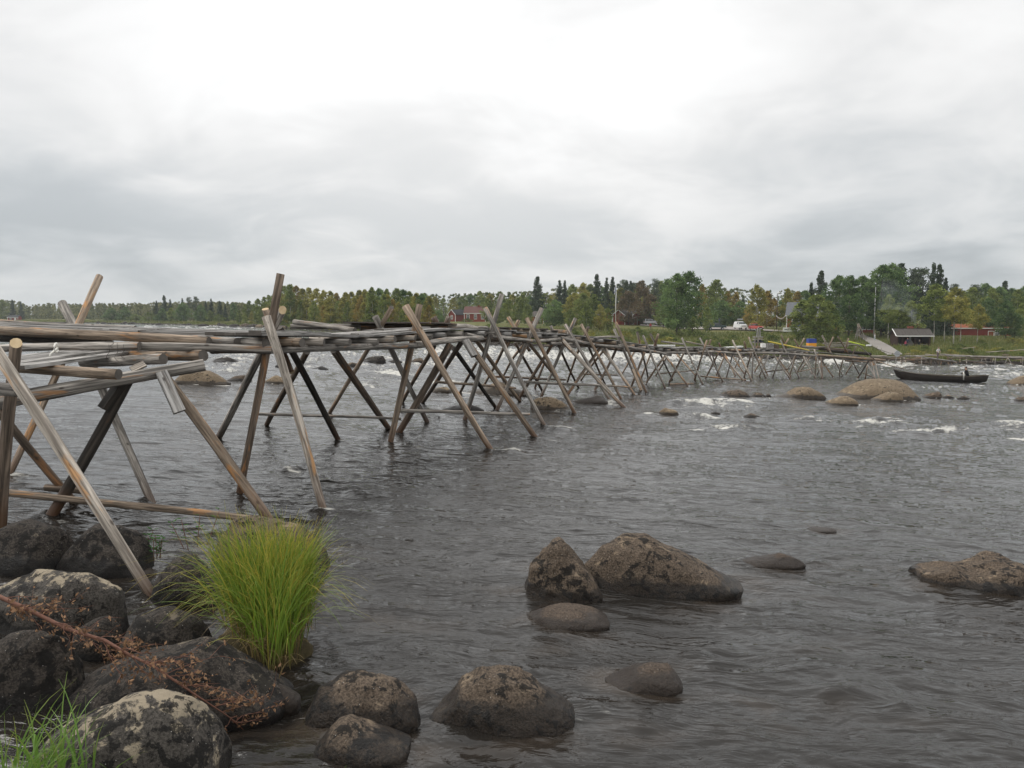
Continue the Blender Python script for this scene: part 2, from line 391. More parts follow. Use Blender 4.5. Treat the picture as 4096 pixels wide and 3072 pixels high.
M['wire'] = plain('rusty_wire', (0.10, 0.085, 0.075), 0.6, 0.4, 0.2, 20)
M['skin'] = plain('skin', (0.52, 0.31, 0.22), 0.6, 0.3, 0.06)
M['hair'] = plain('brown_hair', (0.07, 0.045, 0.03), 0.8, 0.2, 0.2)
M['greyhair'] = plain('grey_hair', (0.40, 0.38, 0.36), 0.8, 0.2, 0.2)
M['cl_white'] = plain('white_cloth', (0.62, 0.61, 0.60), 0.9, 0.1, 0.1)
M['cl_black'] = plain('black_cloth', (0.016, 0.016, 0.018), 0.9, 0.1, 0.2)
M['cl_red'] = plain('red_cloth', (0.34, 0.04, 0.04), 0.9, 0.1, 0.15)
M['cl_pink'] = plain('pink_cloth', (0.60, 0.09, 0.16), 0.9, 0.1, 0.12)
M['cl_navy'] = plain('navy_cloth', (0.03, 0.04, 0.07), 0.9, 0.1, 0.2)
M['cl_jean'] = plain('pale_blue_cloth', (0.42, 0.48, 0.52), 0.9, 0.1, 0.12)
M['cl_mauve'] = plain('grey_mauve_cloth', (0.17, 0.13, 0.14), 0.9, 0.1, 0.15)
M['khaki'] = plain('khaki_cloth', (0.20, 0.17, 0.12), 0.9, 0.1, 0.15)
M['gravel'] = plain('pale_gravel', (0.245, 0.225, 0.205), 0.95, 0.15, 0.25, 2.0)
M['asphalt'] = plain('worn_asphalt', (0.30, 0.27, 0.245), 0.95, 0.15, 0.15, 1.0)
M['boat'] = plain('tarred_boat_planks', (0.030, 0.022, 0.017), 0.65, 0.35, 0.5, 7.0)
M['boat_in'] = plain('worn_boat_inside', (0.10, 0.082, 0.062), 0.85, 0.25, 0.35, 7.0)
def groundmat():
    m, g = new_mat('bank_turf')
    p = g.n('ShaderNodeNewGeometry').outputs['Position']
    a = g.noise(p, 0.055, 5, 0.6); b = g.noise(p, 0.6, 5, 0.65); c_ = g.noise(p, 3.0, 3, 0.6)
    c = g.mix(g.ss(a, 0.35, 0.65), (0.075, 0.11, 0.03), (0.165, 0.155, 0.055))
    c = g.mix(g.math('MULTIPLY', g.ss(b, 0.42, 0.66), 0.7), c, (0.15, 0.115, 0.05))
    c = g.mix(g.math('MULTIPLY', g.ss(c_, 0.45, 0.7), 0.5), c, (0.035, 0.05, 0.016))
    peat = g.attr('peat').outputs['Fac']
    pm = g.ss(g.math('ADD', peat, g.math('MULTIPLY', g.math('SUBTRACT', b, 0.5), 0.8)), 0.45, 0.6)
    c = g.mix(pm, c, (0.028, 0.022, 0.018))
    g.out(g.bsdf(c, 0.95, 0.15, g.bump(c_, 0.8, 0.3))); return m
M['turf'] = groundmat()
# ------------------------------------------------------------------ water
# foam: centre bearing u, v, half extents, strength (white water over and below the stones)
FOAM = [(700,1312,420,13,0.62),(300,1300,300,8,0.45),(1000,1318,160,7,0.50),
 (930,1430,90,34,0.74),(960,1478,110,16,0.72),(820,1395,70,14,0.62),(1240,1450,80,22,0.67),(1200,1410,120,14,0.62),(1420,1425,170,16,0.62),
 (1570,1500,85,26,0.84),(1480,1540,60,12,0.72),(1630,1538,70,16,0.72),(1450,1470,120,16,0.54),(1755,1405,70,16,0.92),(1700,1455,160,18,0.57),
 (1850,1440,120,18,0.62),(1770,1530,90,14,0.62),(1930,1400,90,16,0.87),(2050,1418,130,22,0.97),(2200,1428,150,20,0.92),(2330,1425,130,22,0.97),
 (2450,1425,120,24,0.98),(2600,1428,150,24,0.98),(2740,1430,120,22,0.92),(2860,1436,110,16,0.87),(2990,1442,130,14,0.65),(3120,1446,110,14,0.70),
 (3330,1446,60,14,0.95),(3250,1452,90,9,0.50),(3590,1460,90,10,0.85),(3690,1475,120,8,0.60),(3850,1470,140,9,0.75),(3990,1478,140,10,0.70),(4080,1494,90,8,0.70),(3500,1480,90,8,0.45),
 (3900,1545,90,5,0.50),(3700,1548,130,5,0.50),(3560,1500,80,6,0.40),(4020,1500,160,10,0.50),(4100,1550,90,8,0.60),
 (2815,1617,120,13,0.92),(2950,1612,90,7,0.60),(2790,1665,70,7,0.65),(2905,1716,115,9,0.90),(3050,1718,80,5,0.50),(3230,1682,75,9,0.62),(3330,1662,80,5,0.40),
 (3520,1690,150,13,0.92),(3420,1692,80,6,0.60),(3715,1732,140,9,0.85),(3800,1714,120,6,0.60),(4060,1702,100,13,0.80),(3620,1672,60,6,0.50),(4090,1760,60,6,0.40),
 (2245,1722,50,10,0.60),(2130,1700,60,7,0.40),(2435,1612,28,9,0.80),(2050,1806,40,10,0.55),(2200,1590,60,8,0.35),(1900,1596,120,10,0.30),
 (2080,1560,70,9,0.40),(2600,1660,60,4,0.30),(2750,1600,60,5,0.40),(3060,1600,120,4,0.45),(3000,1625,60,5,0.50),(2260,1650,50,6,0.50),
 (2790,2625,70,22,0.30),(2900,2660,60,10,0.22),(3360,2780,90,24,0.36),(3620,2835,70,14,0.32),(2640,2830,110,12,0.20),(2480,2840,80,8,0.22),(3030,2265,50,9,0.30),(2520,2925,60,8,0.18),(3330,2080,60,10,0.22),
 (700,2100,60,8,0.12),(1230,2910,50,10,0.20),(1120,2870,90,12,0.20)]
def build_water():
    us = np.concatenate([np.linspace(-1400,-150,60), np.linspace(-140,4240,860), np.linspace(4260,5600,60)])
    vs = np.concatenate([np.arange(1284,1330,1.2), np.arange(1330,1720,2.0), np.arange(1720,2300,2.0), np.arange(2300,3130,4.0), np.linspace(3140,4600,40)])
    U, V = np.meshgrid(us, vs); U = U.ravel(); V = V.ravel()
    x = (U-2048)/FPX; y = -(V-1536)/FPX
    ry = math.cos(PITCH)+y*math.sin(PITCH); rz = -math.sin(PITCH)+y*math.cos(PITCH)
    ax, az = x/ry, rz/ry
    lo = np.full(len(U), .8); hi = np.full(len(U), 1000.)
    for _ in range(45):
        m = (lo+hi)/2; X = ax*m; z = CAM_H+az*m
        zz = -0.045*(np.clip(X, -20, 40)+3)-0.015*(np.minimum(m, 110)-12)
        up = z > zz; lo = np.where(up, m, lo); hi = np.where(up, hi, m)
    d = lo; X = ax*d; Y = d
    Z = -0.045*(np.clip(X, -20, 40)+3)-0.015*(np.minimum(Y, 110)-12)
    dens = np.zeros(len(U))
    for (u, v, ru, rv, s) in FOAM:
        q = ((U-u)/(ru*1.15))**2+((V-v)/(rv*1.25))**2
        dens = np.maximum(dens, s*np.exp(-q*0.9))
    # general roughness of the rapids behind the walkway and towards the far bank
    far = np.exp(-((V-1430)/60.)**2)
    rapid = np.clip(dens*1.0+far*0.40, 0, 1)
    dens = np.maximum(dens, far*0.42*np.clip((U-600)/200, 0, 1))
    one = np.ones(len(U)); bow = np.zeros(len(U)); shal = np.zeros(len(U))
    fx, fy = .90, -.43                                             # the current
    for (cx, cy, a, b, hm) in WET_STONES:
        if cy > 60: continue
        m = np.where((np.abs(X-cx) < a*4+.8) & (np.abs(Y-cy) < b*4+a*2+.8))[0]
        if not len(m): continue
        dx, dy = X[m]-cx, Y[m]-cy; r = np.hypot(dx/a, dy/b)+1e-6
        side = (dx*fx+dy*fy)/np.hypot(dx, dy)                       # -1 upstream, 1 downstream
        sz = min(1, a*1.2)
        bow[m] += .05*sz*np.exp(-((r-1.0)/.28)**2)*np.clip(-side, 0, 1)-.035*sz*np.exp(-((r-1.15)/.3)**2)*np.clip(side, 0, 1)
        al = dx*fx+dy*fy; ac = -dx*fy+dy*fx; ww = (a+b)*.5
        wk = np.exp(-((np.abs(ac)-ww*(.9+.22*np.clip(al/ww, 0, 4)))/(ww*.22))**2)*np.clip(al/ww+.3, 0, 1)*np.exp(-np.clip(al, 0, 99)/(ww*2.2))
        bow[m] += .03*sz*wk
        k = .16 if cy < 12 else .60
        dens[m] = np.maximum(dens[m], k*np.exp(-((r-1.05)/.14)**2)*(.35+.65*np.clip(.5+side, 0, 1))*(.5+.5*np.clip(cy/25, 0, 1))+k*.8*wk*np.clip(cy/14, .25, 1))
        shal[m] = np.maximum(shal[m], .8*np.exp(-((r-1)/.9)**2))
    for (cx, cy) in FEET:
        m = np.where((np.abs(X-cx) < 1.3) & (np.abs(Y-cy) < 1.3))[0]
        dx, dy = X[m]-cx, Y[m]-cy; r = np.hypot(dx, dy)+1e-6; al = dx*fx+dy*fy; ac = -dx*fy+dy*fx
        bow[m] += .05*np.exp(-((al+.10)/.11)**2-(ac/.13)**2)+.028*np.exp(-((np.abs(ac)-.07-.30*np.clip(al, 0, 9))/.05)**2)*np.clip(al*8+.4, 0, 1)*np.exp(-np.clip(al, 0, 9)/.55)
        dens[m] = np.maximum(dens[m], .55*np.exp(-(np.clip(np.abs(ac)-.04-.22*np.clip(al, 0, 9), 0, 9)/.06)**2)*np.clip(al*9+.9, 0, 1)*np.exp(-np.clip(al, 0, 9)/.45)*np.clip(cy/16, .5, 1))
    for (u, v, ru, rv, s) in ((2300,2600,230,50,.6),(2620,2720,260,60,.8),(3050,2850,330,70,.8),(2560,2960,380,50,.6),(1560,2480,260,60,.5),(3300,2560,260,50,.5),(2000,3000,300,60,.4),(3600,2900,260,80,.4),(1450,2180,160,30,.5)):
        shal = np.maximum(shal, s*np.exp(-((U-u)/ru)**2-((V-v)/rv)**2))
    warp = fbm(np.c_[X*.22, Y*.22, one*3.1], 3)*1.6
    # flow runs down to the right: waves are drawn out along the current
    a1 = fbm(np.c_[X*.55+warp, Y*.8+warp*.5, one*1.7], 3, .5)          # swell, about 2 m
    a2 = fbm(np.c_[X*1.6+warp*2, Y*2.6-warp, one*9.2], 3, .55)        # chop, 0.5 m
    a3 = fbm(np.c_[X*5.2+warp*3, Y*7.5+warp*2, one*4.4], 2, .55)      # ripples
    pxs = d/825.                                                     # size of an image point there
    dd = np.repeat(np.gradient(vs), len(us))*d*d/(3300*(CAM_H-Z)); f2 = np.clip(1.5-dd/.13, 0, 1); f2 = np.maximum(f2, np.clip(dens*1.5, 0, .8)); f3 = np.clip(1.3-dd/.035, 0, 1)
    amp = 0.036+0.10*np.clip((d-8)/60, 0, 1)
    ridge = 1-2*np.abs(a2)
    H = a1*(amp*1.25+rapid*.36)+(a2*(.052+rapid*.20)+ridge*rapid*.05)*f2+a3*(.015+.05*rapid)*f3
    H *= np.clip((d-1.0)/4, .3, 1)
    H += dens*0.05*np.clip(d/30, .15, 1)
    crest = np.clip(H/(amp+rapid*.3+1e-6), -1, 1)
    tex = fbm(np.c_[X*1.3+warp*1.4, Y*2.9-X*.35, one*6.6], 5, .66)
    tex2 = fbm(np.c_[X*.45+warp*.6, Y*1.25, one*2.6], 3, .55)
    foam = dens*1.42+tex*2.1+tex2*1.35+crest*.25-.84
    foam = np.clip((foam+.20)/.85, 0, 1)
    foam *= np.clip(dens/.10-.3, 0, 1)
    Z = Z+H+bow
    nu, nv = len(us), len(vs)
    idx = np.arange(nu*nv).reshape(nv, nu)
    f = np.stack([idx[:-1, :-1], idx[1:, :-1], idx[1:, 1:], idx[:-1, 1:]], -1).reshape(-1, 4)
    me = bpy.data.meshes.new('river_water')
    me.vertices.add(len(U)); me.vertices.foreach_set('co', np.c_[X, Y, Z].astype(np.float32).ravel())
    me.loops.add(f.size); me.loops.foreach_set('vertex_index', f.ravel().astype(np.int32))
    me.polygons.add(len(f)); me.polygons.foreach_set('loop_start', np.arange(0, f.size, 4, dtype=np.int32))
    me.polygons.foreach_set('use_smooth', np.ones(len(f), dtype=bool))
    me.update(calc_edges=True)
    fattr(me, 'foam', foam); fattr(me, 'shallow', shal); fattr(me, 'rapid', rapid)
    m, g = new_mat('peaty_river_water')
    p = g.n('ShaderNodeNewGeometry').outputs['Position']
    wv = g.n('ShaderNodeTexNoise', None, Vector=g.scale(p, (.35, .35, .0)), Scale=1.0, Detail=2.0).outputs['Color']
    pw = g.vmath('ADD', p, g.scale(wv, (1.6, 1.2, 0)))
    b0 = g.noise(g.scale(pw, (.62, 1.9, 1)), 1.0, 4, .55, 1.0)
    b1 = g.noise(g.scale(pw, (2.2, 6.5, 1)), 1.0, 4, .55, .7)
    b2 = g.noise(g.scale(pw, (14, 24, 1)), 1.0, 3, .6, .2)
    calm = g.ss(g.noise(g.scale(pw, (.14, .33, 1)), 1.0, 3, .55, .6), .40, .62)
    h = g.math('ADD', g.math('MULTIPLY', b0, .95), g.math('ADD', g.math('MULTIPLY', g.math('MULTIPLY', b1, g.math('ADD', .35, g.math('MULTIPLY', calm, 1.1))), .42), g.math('MULTIPLY', b2, .055)))
    fo = g.attr('foam').outputs['Fac']
    ft = g.noise(g.scale(pw, (5, 11, 4)), 1.0, 6, .75, .4)
    fm = g.ss(g.math('ADD', fo, g.math('MULTIPLY', g.math('SUBTRACT', ft, .5), 1.3)), .12, .95)
    fm = g.math('MULTIPLY', fm, g.ss(fo, .0, .15))
    bub = g.n('ShaderNodeTexVoronoi', None, Vector=g.scale(pw, (16, 26, 1)), Scale=1.0).outputs['Distance']
    bed = g.math('MULTIPLY', g.attr('shallow').outputs['Fac'], g.ss(g.noise(g.scale(p, (1.3, 1.9, 1)), 1.0, 4, .6), .42, .68))
    body = g.mix(bed, (0.0165, 0.0145, 0.0125), (0.046, 0.035, 0.026))
    col = g.mix(fm, body, g.mix(ft, (0.36, 0.345, 0.30), (0.68, 0.67, 0.63)))
    rough = g.math('ADD', .045, g.math('MULTIPLY', fm, .6))
    g.out(g.bsdf(col, rough, g.math('SUBTRACT', .5, g.math('MULTIPLY', fm, .3)), g.bump(h, 0.52, 0.17), IOR=1.333))
    me.materials.append(m)
    o = obj('river_water', me); tag(o, kind='structure'); return o
WET_STONES, FEET = [], []          # filled while the stones and poles are set; the water breaks on them

# ------------------------------------------------------------------ land on the far side and the ground at our feet
def build_land():
    us = np.concatenate([np.arange(-1500, 1700, 40), np.arange(1700, 4300, 18), np.arange(4300, 5800, 60)])
    es = [-9, -4, -1.5, -.4, .4, 1.2, 2, 3, 4.5, 6.5, 9, 12, 16, 20, 25, 30, 36, 42, 48, 55, 62, 70, 80, 92, 106, 125, 150, 190, 250, 350, 550, 900]
    vs, peat = [], []
    for u in us:
        ds = lerp_tab(SHORE, u)
        for e in es:
            d = ds+e; X = (u-2048)/FPX*d
            z = terr(X, d); q = np.array([[X*.13, d*.13, 0.], [X*.5, d*.5, 4.]])
            n = pnoise(q); z += n[0]*.14*min(1, max(0, e)/10)+n[1]*.06*min(1, max(0, e)/3)
            vs.append((X, d, z)); peat.append(1.0-max(0, min(1, (e-1.0)/(2.6+n[0]*1.8))))
    k = len(es); fs = []
    for i in range(len(us)-1):
        for j in range(k-1):
            fs.append((i*k+j, (i+1)*k+j, (i+1)*k+j+1, i*k+j+1))
    me = mesh_of('far_bank', vs, fs, M['turf'], smooth=True); fattr(me, 'peat', peat)
    tag(obj('far_bank', me), kind='structure')
    # near bank, mostly below the frame
    b = MB(); n = 24; vs = []; fs = []
    for i in range(n+1):
        for j in range(n+1):
            x = -7+i*(8.5/n); y = -4+j*(8.6/n)
            q = pnoise(np.array([[x*.8, y*.8, 1.1]]))[0]
            zz = .45-.17*max(0, y-1.2)-0.35*max(0, x+1.2)+q*.12
            vs.append((x, y, max(-.5, zz)))
    for i in range(n):
        for j in range(n):
            a = i*(n+1)+j; fs.append((a, a+n+1, a+n+2, a+1))
    me = mesh_of('near_bank', vs, fs, M['turf'], smooth=True); fattr(me, 'peat', [1.0]*len(vs))
    tag(obj('near_bank', me), kind='structure')
build_land()
def ribbon(name, pts, mat, lift=0.03, sub=8):
    """strip of ground laid on the land between pairs (u, d_near, d_far)"""
    vs, fs = [], []
    rows = []
    for i in range(len(pts)-1):
        for k in range(sub):
            t = k/sub; rows.append([pts[i][c]*(1-t)+pts[i+1][c]*t for c in range(3)])
    rows.append(list(pts[-1])); m = 6
    for (u, a, b_) in rows:
        for j in range(m+1):
            q = land(u, a+(b_-a)*j/m); vs.append((q.x, q.y, q.z+lift+.22))
    for i in range(len(rows)-1):
        for j in range(m):
            a = i*(m+1)+j; fs.append((a, a+m+1, a+m+2, a+1))
    me = mesh_of(name, vs, fs, mat, smooth=True); o = obj(name, me); tag(o, kind='structure'); return o
ribbon('road', [(2560,216,224),(2640,212,222),(2760,194,218),(2900,186,214),(3000,184,206),(3060,182,190),(3160,180,185),(3260,178,182)], M['asphalt'])
def path_strip(name, rows, mat, lift):
    vs, fs = [], []; full = []
    for i in range(len(rows)-1):
        for k in range(5): t = k/5; full.append([rows[i][c]*(1-t)+rows[i+1][c]*t for c in range(3)])
    full.append(rows[-1])
    for d, a, b_ in full:
        for j in range(7): q = land(a+(b_-a)*j/6, d); vs.append((q.x, q.y, q.z+lift))
    for i in range(len(full)-1):
        for j in range(6): k = i*7+j; fs.append((k, k+7, k+8, k+1))
    tag(obj(name, mesh_of(name, vs, fs, mat, smooth=True)), kind='structure')
path_strip('footpath', [(180,3418,3446),(168,3440,3484),(158,3458,3516),(148,3474,3541),(139,3490,3562),(131,3508,3579),(124,3528,3594),(116.5,3550,3614)], M['gravel'], .15)

# ------------------------------------------------------------------ stones
def ico(sub):
    bm = bmesh.new(); bmesh.ops.create_icosphere(bm, subdivisions=sub, radius=1)
    v = np.array([x.co[:] for x in bm.verts]); f = [tuple(x.index for x in p.verts) for p in bm.faces]; bm.free(); return v, f
ICO = {s: ico(s) for s in (2, 3, 4, 5, 6)}
def stone(label, contour, vb, mat, ratio=0.42, sub=5, rough=0.10, seed=0, sharp=1.0, wet=0.16, lift=0.0, flat=0.0, group=None, name='boulder', skew=0.0):
    """contour: crest line from left to right as bearings; vb: front water line bearing"""
    us = [c[0] for c in contour]; um = (us[0]+us[-1])/2
    f0 = W(um, vb); df = f0.y
    width = (us[-1]-us[0])/FPX*df; b = max(.05, ratio*width*.5)
    dc = df+b*.9
    zc = zw((um-2048)/FPX*dc, dc)+lift
    X0, X1 = P(us[0], vb, dc).x, P(us[-1], vb, dc).x
    prof = [((P(u, v, dc).x-X0)/(X1-X0)*2-1, max(.02, P(u, v, dc).z-zc)) for u, v in contour]
    cx, a = (X0+X1)/2, (X1-X0)/2
    V, F = ICO[sub]; V = V.copy()
    sx, sy, sz = V[:,0], V[:,1], V[:,2]
    pr = np.interp(sx, [p[0] for p in prof], [p[1] for p in prof])
    # soften corners of the traced crest
    pr = (pr+np.interp(np.clip(sx-.03,-1,1), [p[0] for p in prof], [p[1] for p in prof])+np.interp(np.clip(sx+.03,-1,1), [p[0] for p in prof], [p[1] for p in prof]))/3
    rr = np.sqrt(np.maximum(1e-4, 1-sx**2))
    ez = np.clip(sz/rr, -1, 1); ey = np.clip(sy/rr, -1, 1)
    if flat > 0: ez = np.sign(ez)*np.abs(ez)**(1-flat)
    edge = np.clip(rr*2.2, 0, 1)
    hmax = max(p[1] for p in prof)
    y = ey*b*(.35+.65*rr)+skew*np.maximum(ez, 0)*b
    z = np.where(ez > 0, ez*pr, ez*max(.12, hmax*.45)*edge)
    pos = np.c_[sx*a, y, z]
    s = max(a, .05)
    rg = random.Random(seed*13+5); nv_ = np.array([a, b, hmax])
    for k in range(9):
        az, el = rg.uniform(0, 6.283), rg.uniform(.05, 1.1)
        n_ = np.array([math.cos(az)*math.cos(el), math.sin(az)*math.cos(el), math.sin(el)]); c_ = rg.uniform(.80, .97)
        ov = np.maximum(0, (pos/nv_) @ n_-c_); pos = pos-(ov*.62*sharp**.5)[:, None]*n_*nv_
    q = pos/s
    n1 = fbm(q*1.5+seed*7.1, 3, .5); n2 = fbm(q*4.0+seed*3.3, 4, .55)
    n3 = 1-2*np.abs(pnoise(q*2.2+seed*1.9))
    n1 = n1+(.16*fbm(q*13.0+seed, 3, .6) if sub >= 5 else 0)
    dsp = (n1*1.1+n2*.62+(n3-.5)*.30*sharp)*rough*1.45*s
    nrm = np.c_[sx/a, sy/max(b,.01), np.maximum(sz, -.2)/max(hmax, .02)]; nrm /= np.linalg.norm(nrm, axis=1)[:, None]+1e-9
    lim = np.minimum(1, .35+.65*np.clip(pos[:,2]/max(hmax,.01), 0, 1))
    pos = pos+nrm*(dsp*lim*np.clip(hmax/s*1.6, .2, 1))[:, None]
    me = mesh_of(name, pos, F, M[mat], smooth=True)
    hh = pos[:,2]-lift*0+0*pos[:,0]
    slope = 0.045*pos[:,0]
    fattr(me, 'wet', np.clip(1-(hh+slope+lift)/(2*max(.02, wet)), 0, 1))
    WET_STONES.append((cx, dc, a, b, hmax))
    o = obj(name, me, None, (cx, dc, zc)); return tag(o, label, 'rock', group)
S = stone
# near bank, left
S('smooth dark grey boulder at the left edge under the near posts', [(-70,2200),(-20,2130),(40,2095),(97,2078),(161,2095),(226,2110),(278,2142),(292,2190),(280,2240)], 2300, 'rock_dark', .8, 5, .05, 1)
S('black blotched boulder behind the foot of the long leaning pole', [(235,2270),(290,2190),(336,2130),(388,2107),(452,2104),(517,2123),(581,2168),(627,2240),(615,2275)], 2310, 'rock_dark', .7, 5, .09, 2)
S('blocky boulder with a flat pale top left of the pole foot', [(-60,2370),(0,2310),(65,2290),(129,2284),(258,2274),(349,2262),(420,2274),(478,2284),(512,2323),(518,2413)], 2560, 'rock_pale', .55, 6, .07, 3, 1, .12, 0, .35)
S('dark boulder half hidden by the left side of the sedge clump', [(600,2400),(640,2300),(685,2240),(775,2213),(850,2240),(880,2320)], 2430, 'rock_dark', .8, 5, .09, 4)
S('brown boulder at the end of the low log behind the sedge clump', [(870,2170),(943,2084),(1001,2071),(1066,2078),(1130,2090),(1214,2116),(1266,2155),(1311,2207),(1316,2245)], 2290, 'rock_brown', .8, 5, .08, 5)
S('large dark boulder at the left edge under the dead branch', [(-160,2680),(-60,2590),(0,2560),(65,2530),(161,2510),(258,2523),(310,2568),(349,2633),(352,2710)], 2850, 'rock_dark', .62, 6, .08, 6, 1, .12)
S('small plain grey stone between the pale block and the branch', [(290,2550),(330,2500),(388,2472),(439,2459),(472,2497),(480,2570)], 2630, 'rock_dark', .9, 4, .05, 7, .5, .05)
S('dark angular stone under the twigs left of the sedge', [(470,2560),(536,2465),(620,2446),(711,2426),(795,2426),(835,2550)], 2660, 'rock_dark', .8, 5, .10, 8, 1, .06)
S('long dark slab running from the branch down to the water', [(180,2910),(271,2775),(362,2704),(517,2633),(646,2610),(775,2571),(840,2552),(904,2571),(969,2630),(1066,2700),(1150,2790)], 2915, 'rock_dark', .62, 6, .075, 9, 1, .10)
S('big foreground boulder with a pale lichen crown at the bottom left', [(120,3040),(200,2950),(258,2904),(388,2840),(517,2788),(614,2769),(678,2775),(762,2801),(827,2853),(885,2917),(912,2990),(900,3060)], 3180, 'rock_pale', .62, 6, .055, 10, .6, .09)
S('low dark stone at the foot of the pale crowned boulder', [(1000,2760),(1060,2735),(1130,2745),(1200,2790)], 2840, 'rock_wet', .7, 4, .08, 44, 1, .3)
# in the water, foreground
S('dark mottled boulder with a pale ridge right of the sedge', [(1236,2830),(1281,2742),(1363,2701),(1428,2689),(1525,2709),(1623,2742),(1680,2782),(1694,2864),(1680,2920)], 2940, 'rock_brown', .75, 6, .07, 11, 1, .20)
S('rounded brown boulder lowest in the picture beside the mottled one', [(1258,3010),(1298,2913),(1330,2876),(1387,2872),(1469,2913),(1542,2937),(1640,2970)], 3065, 'rock_brown', .85, 5, .05, 12, .5, .12)
S('dark sloping boulder with flecks in the middle foreground water', [(1715,2860),(1780,2810),(1820,2760),(1851,2717),(1932,2681),(2014,2681),(2079,2693),(2176,2758),(2290,2831),(2296,2875)], 2935, 'rock_brown', .72, 6, .07, 13, 1, .20)
S('low wet brown stone with water sliding over its left side', [(2420,2742),(2478,2712),(2543,2680),(2620,2664),(2680,2664),(2708,2700),(2722,2750)], 2780, 'rock_wet', .85, 5, .07, 14, .9, .13)
S('sharp pointed grey rock standing left of the big brown boulder', [(2098,2370),(2128,2253),(2176,2196),(2233,2150),(2266,2178),(2331,2253),(2410,2365)], 2412, 'rock_brown', .95, 6, .09, 15, 2.2, .12)
S('big domed brown boulder in the river right of the pointed rock', [(2290,2300),(2315,2213),(2421,2164),(2502,2138),(2583,2142),(2665,2180),(2787,2245),(2909,2310),(2950,2365)], 2388, 'rock_brown', .62, 6, .06, 16, 1, .17)
S('low half drowned stone in front of the pointed rock', [(2100,2492),(2160,2446),(2220,2434),(2282,2430),(2380,2444),(2434,2478)], 2520, 'rock_wet', .8, 5, .12, 17, 1.3, .08)
S('long light backed rock at the right edge of the foreground', [(3655,2280),(3683,2217),(3741,2230),(3835,2266),(3885,2266),(3943,2244),(4037,2236),(4120,2250),(4215,2330)], 2368, 'rock_brown', .55, 6, .10, 18, 2.4, .10)
S('small brown rock behind the light backed rock at right', [(3885,2270),(3914,2222),(3943,2206),(4001,2212),(4050,2245)], 2290, 'rock_brown', .8, 4, .06, 19, 1, .05)
S('reddish stone just breaking the surface right of the big dome', [(2955,2248),(3041,2232),(3135,2216),(3215,2234)], 2270, 'rock_wet', .55, 5, .09, 20, 1.2, .12)
S('tiny wet stone far out in the smooth water beyond the reddish stone', [(3225,2122),(3270,2113),(3310,2112),(3345,2124)], 2129, 'rock_wet', .7, 3, .05, 21, .6, .4)
# in the middle of the river, right
S('huge tan domed boulder in front of the boat', [(3332,1590),(3382,1563),(3443,1527),(3484,1517),(3565,1514),(3605,1520),(3629,1543),(3641,1567),(3662,1594)], 1598, 'rock_tan', .7, 5, .04, 22, .5, .22)
S('tan stone with a dark notch leaning on the huge boulder', [(3480,1600),(3524,1580),(3565,1566),(3589,1561),(3607,1577),(3616,1604)], 1608, 'rock_tan', .7, 4, .06, 23, 1, .12)
S('low tan stone left in front of the huge boulder', [(3280,1617),(3330,1597),(3378,1583),(3407,1581),(3423,1593),(3428,1618)], 1622, 'rock_tan', .6, 4, .05, 24, .6, .1)
S('tan hump with a dark stained face left of the huge boulder', [(3096,1589),(3151,1571),(3187,1551),(3241,1546),(3278,1557),(3296,1585)], 1595, 'rock_tan', .6, 5, .06, 25, .8, .2)
S('flat grey brown hump farther left in midstream', [(2860,1584),(2916,1563),(2952,1559),(2981,1567),(3000,1584)], 1589, 'rock_brown', .6, 4, .05, 26, .6, .12)
S('small grey stone right of the flat midstream hump', [(2998,1584),(3024,1571),(3042,1569),(3064,1583)], 1587, 'rock_brown', .7, 3, .05, 27, .6, .1)
S('smallest round stone of the midstream row', [(3058,1584),(3070,1575),(3076,1575),(3086,1584)], 1586, 'rock_brown', .8, 3, .04, 28, .6, .1)
S('angular grey stone right of the huge boulder', [(3684,1590),(3722,1571),(3751,1565),(3774,1585)], 1593, 'rock_brown', .7, 4, .07, 29, 1.4, .1)
S('flat little stone touching the angular grey stone', [(3768,1587),(3795,1579),(3816,1589)], 1592, 'rock_brown', .6, 3, .05, 30, .6, .1)
S('flat pinkish stone alone right of the angular stone', [(3828,1592),(3855,1583),(3880,1593)], 1596, 'rock_brown', .6, 3, .05, 31, .6, .1)
S('tan boulder at the right edge where the white rope ends', [(4028,1533),(4063,1510),(4091,1501),(4130,1505),(4165,1532)], 1545, 'rock_tan', .7, 4, .05, 32, .6, .15)
S('dark brown stone at the right edge below the rope boulder', [(4052,1601),(4075,1589),(4100,1587),(4134,1602)], 1606, 'rock_brown', .7, 3, .05, 33, 1, .1)
S('small tan stone in the white water nearest the walkway', [(2634,1647),(2659,1631),(2702,1641),(2716,1655)], 1658, 'rock_tan', .8, 4, .06, 34, 1, .08)
S('low grey stone under the second line of white water', [(2970,1665),(3005,1652),(3045,1668)], 1671, 'rock_brown', .6, 3, .05, 35, 1, .1)
S('tiny flat stone between the two lines of white water', [(2842,1652),(2860,1645),(2882,1653)], 1655, 'rock_brown', .7, 3, .05, 36, 1, .1)
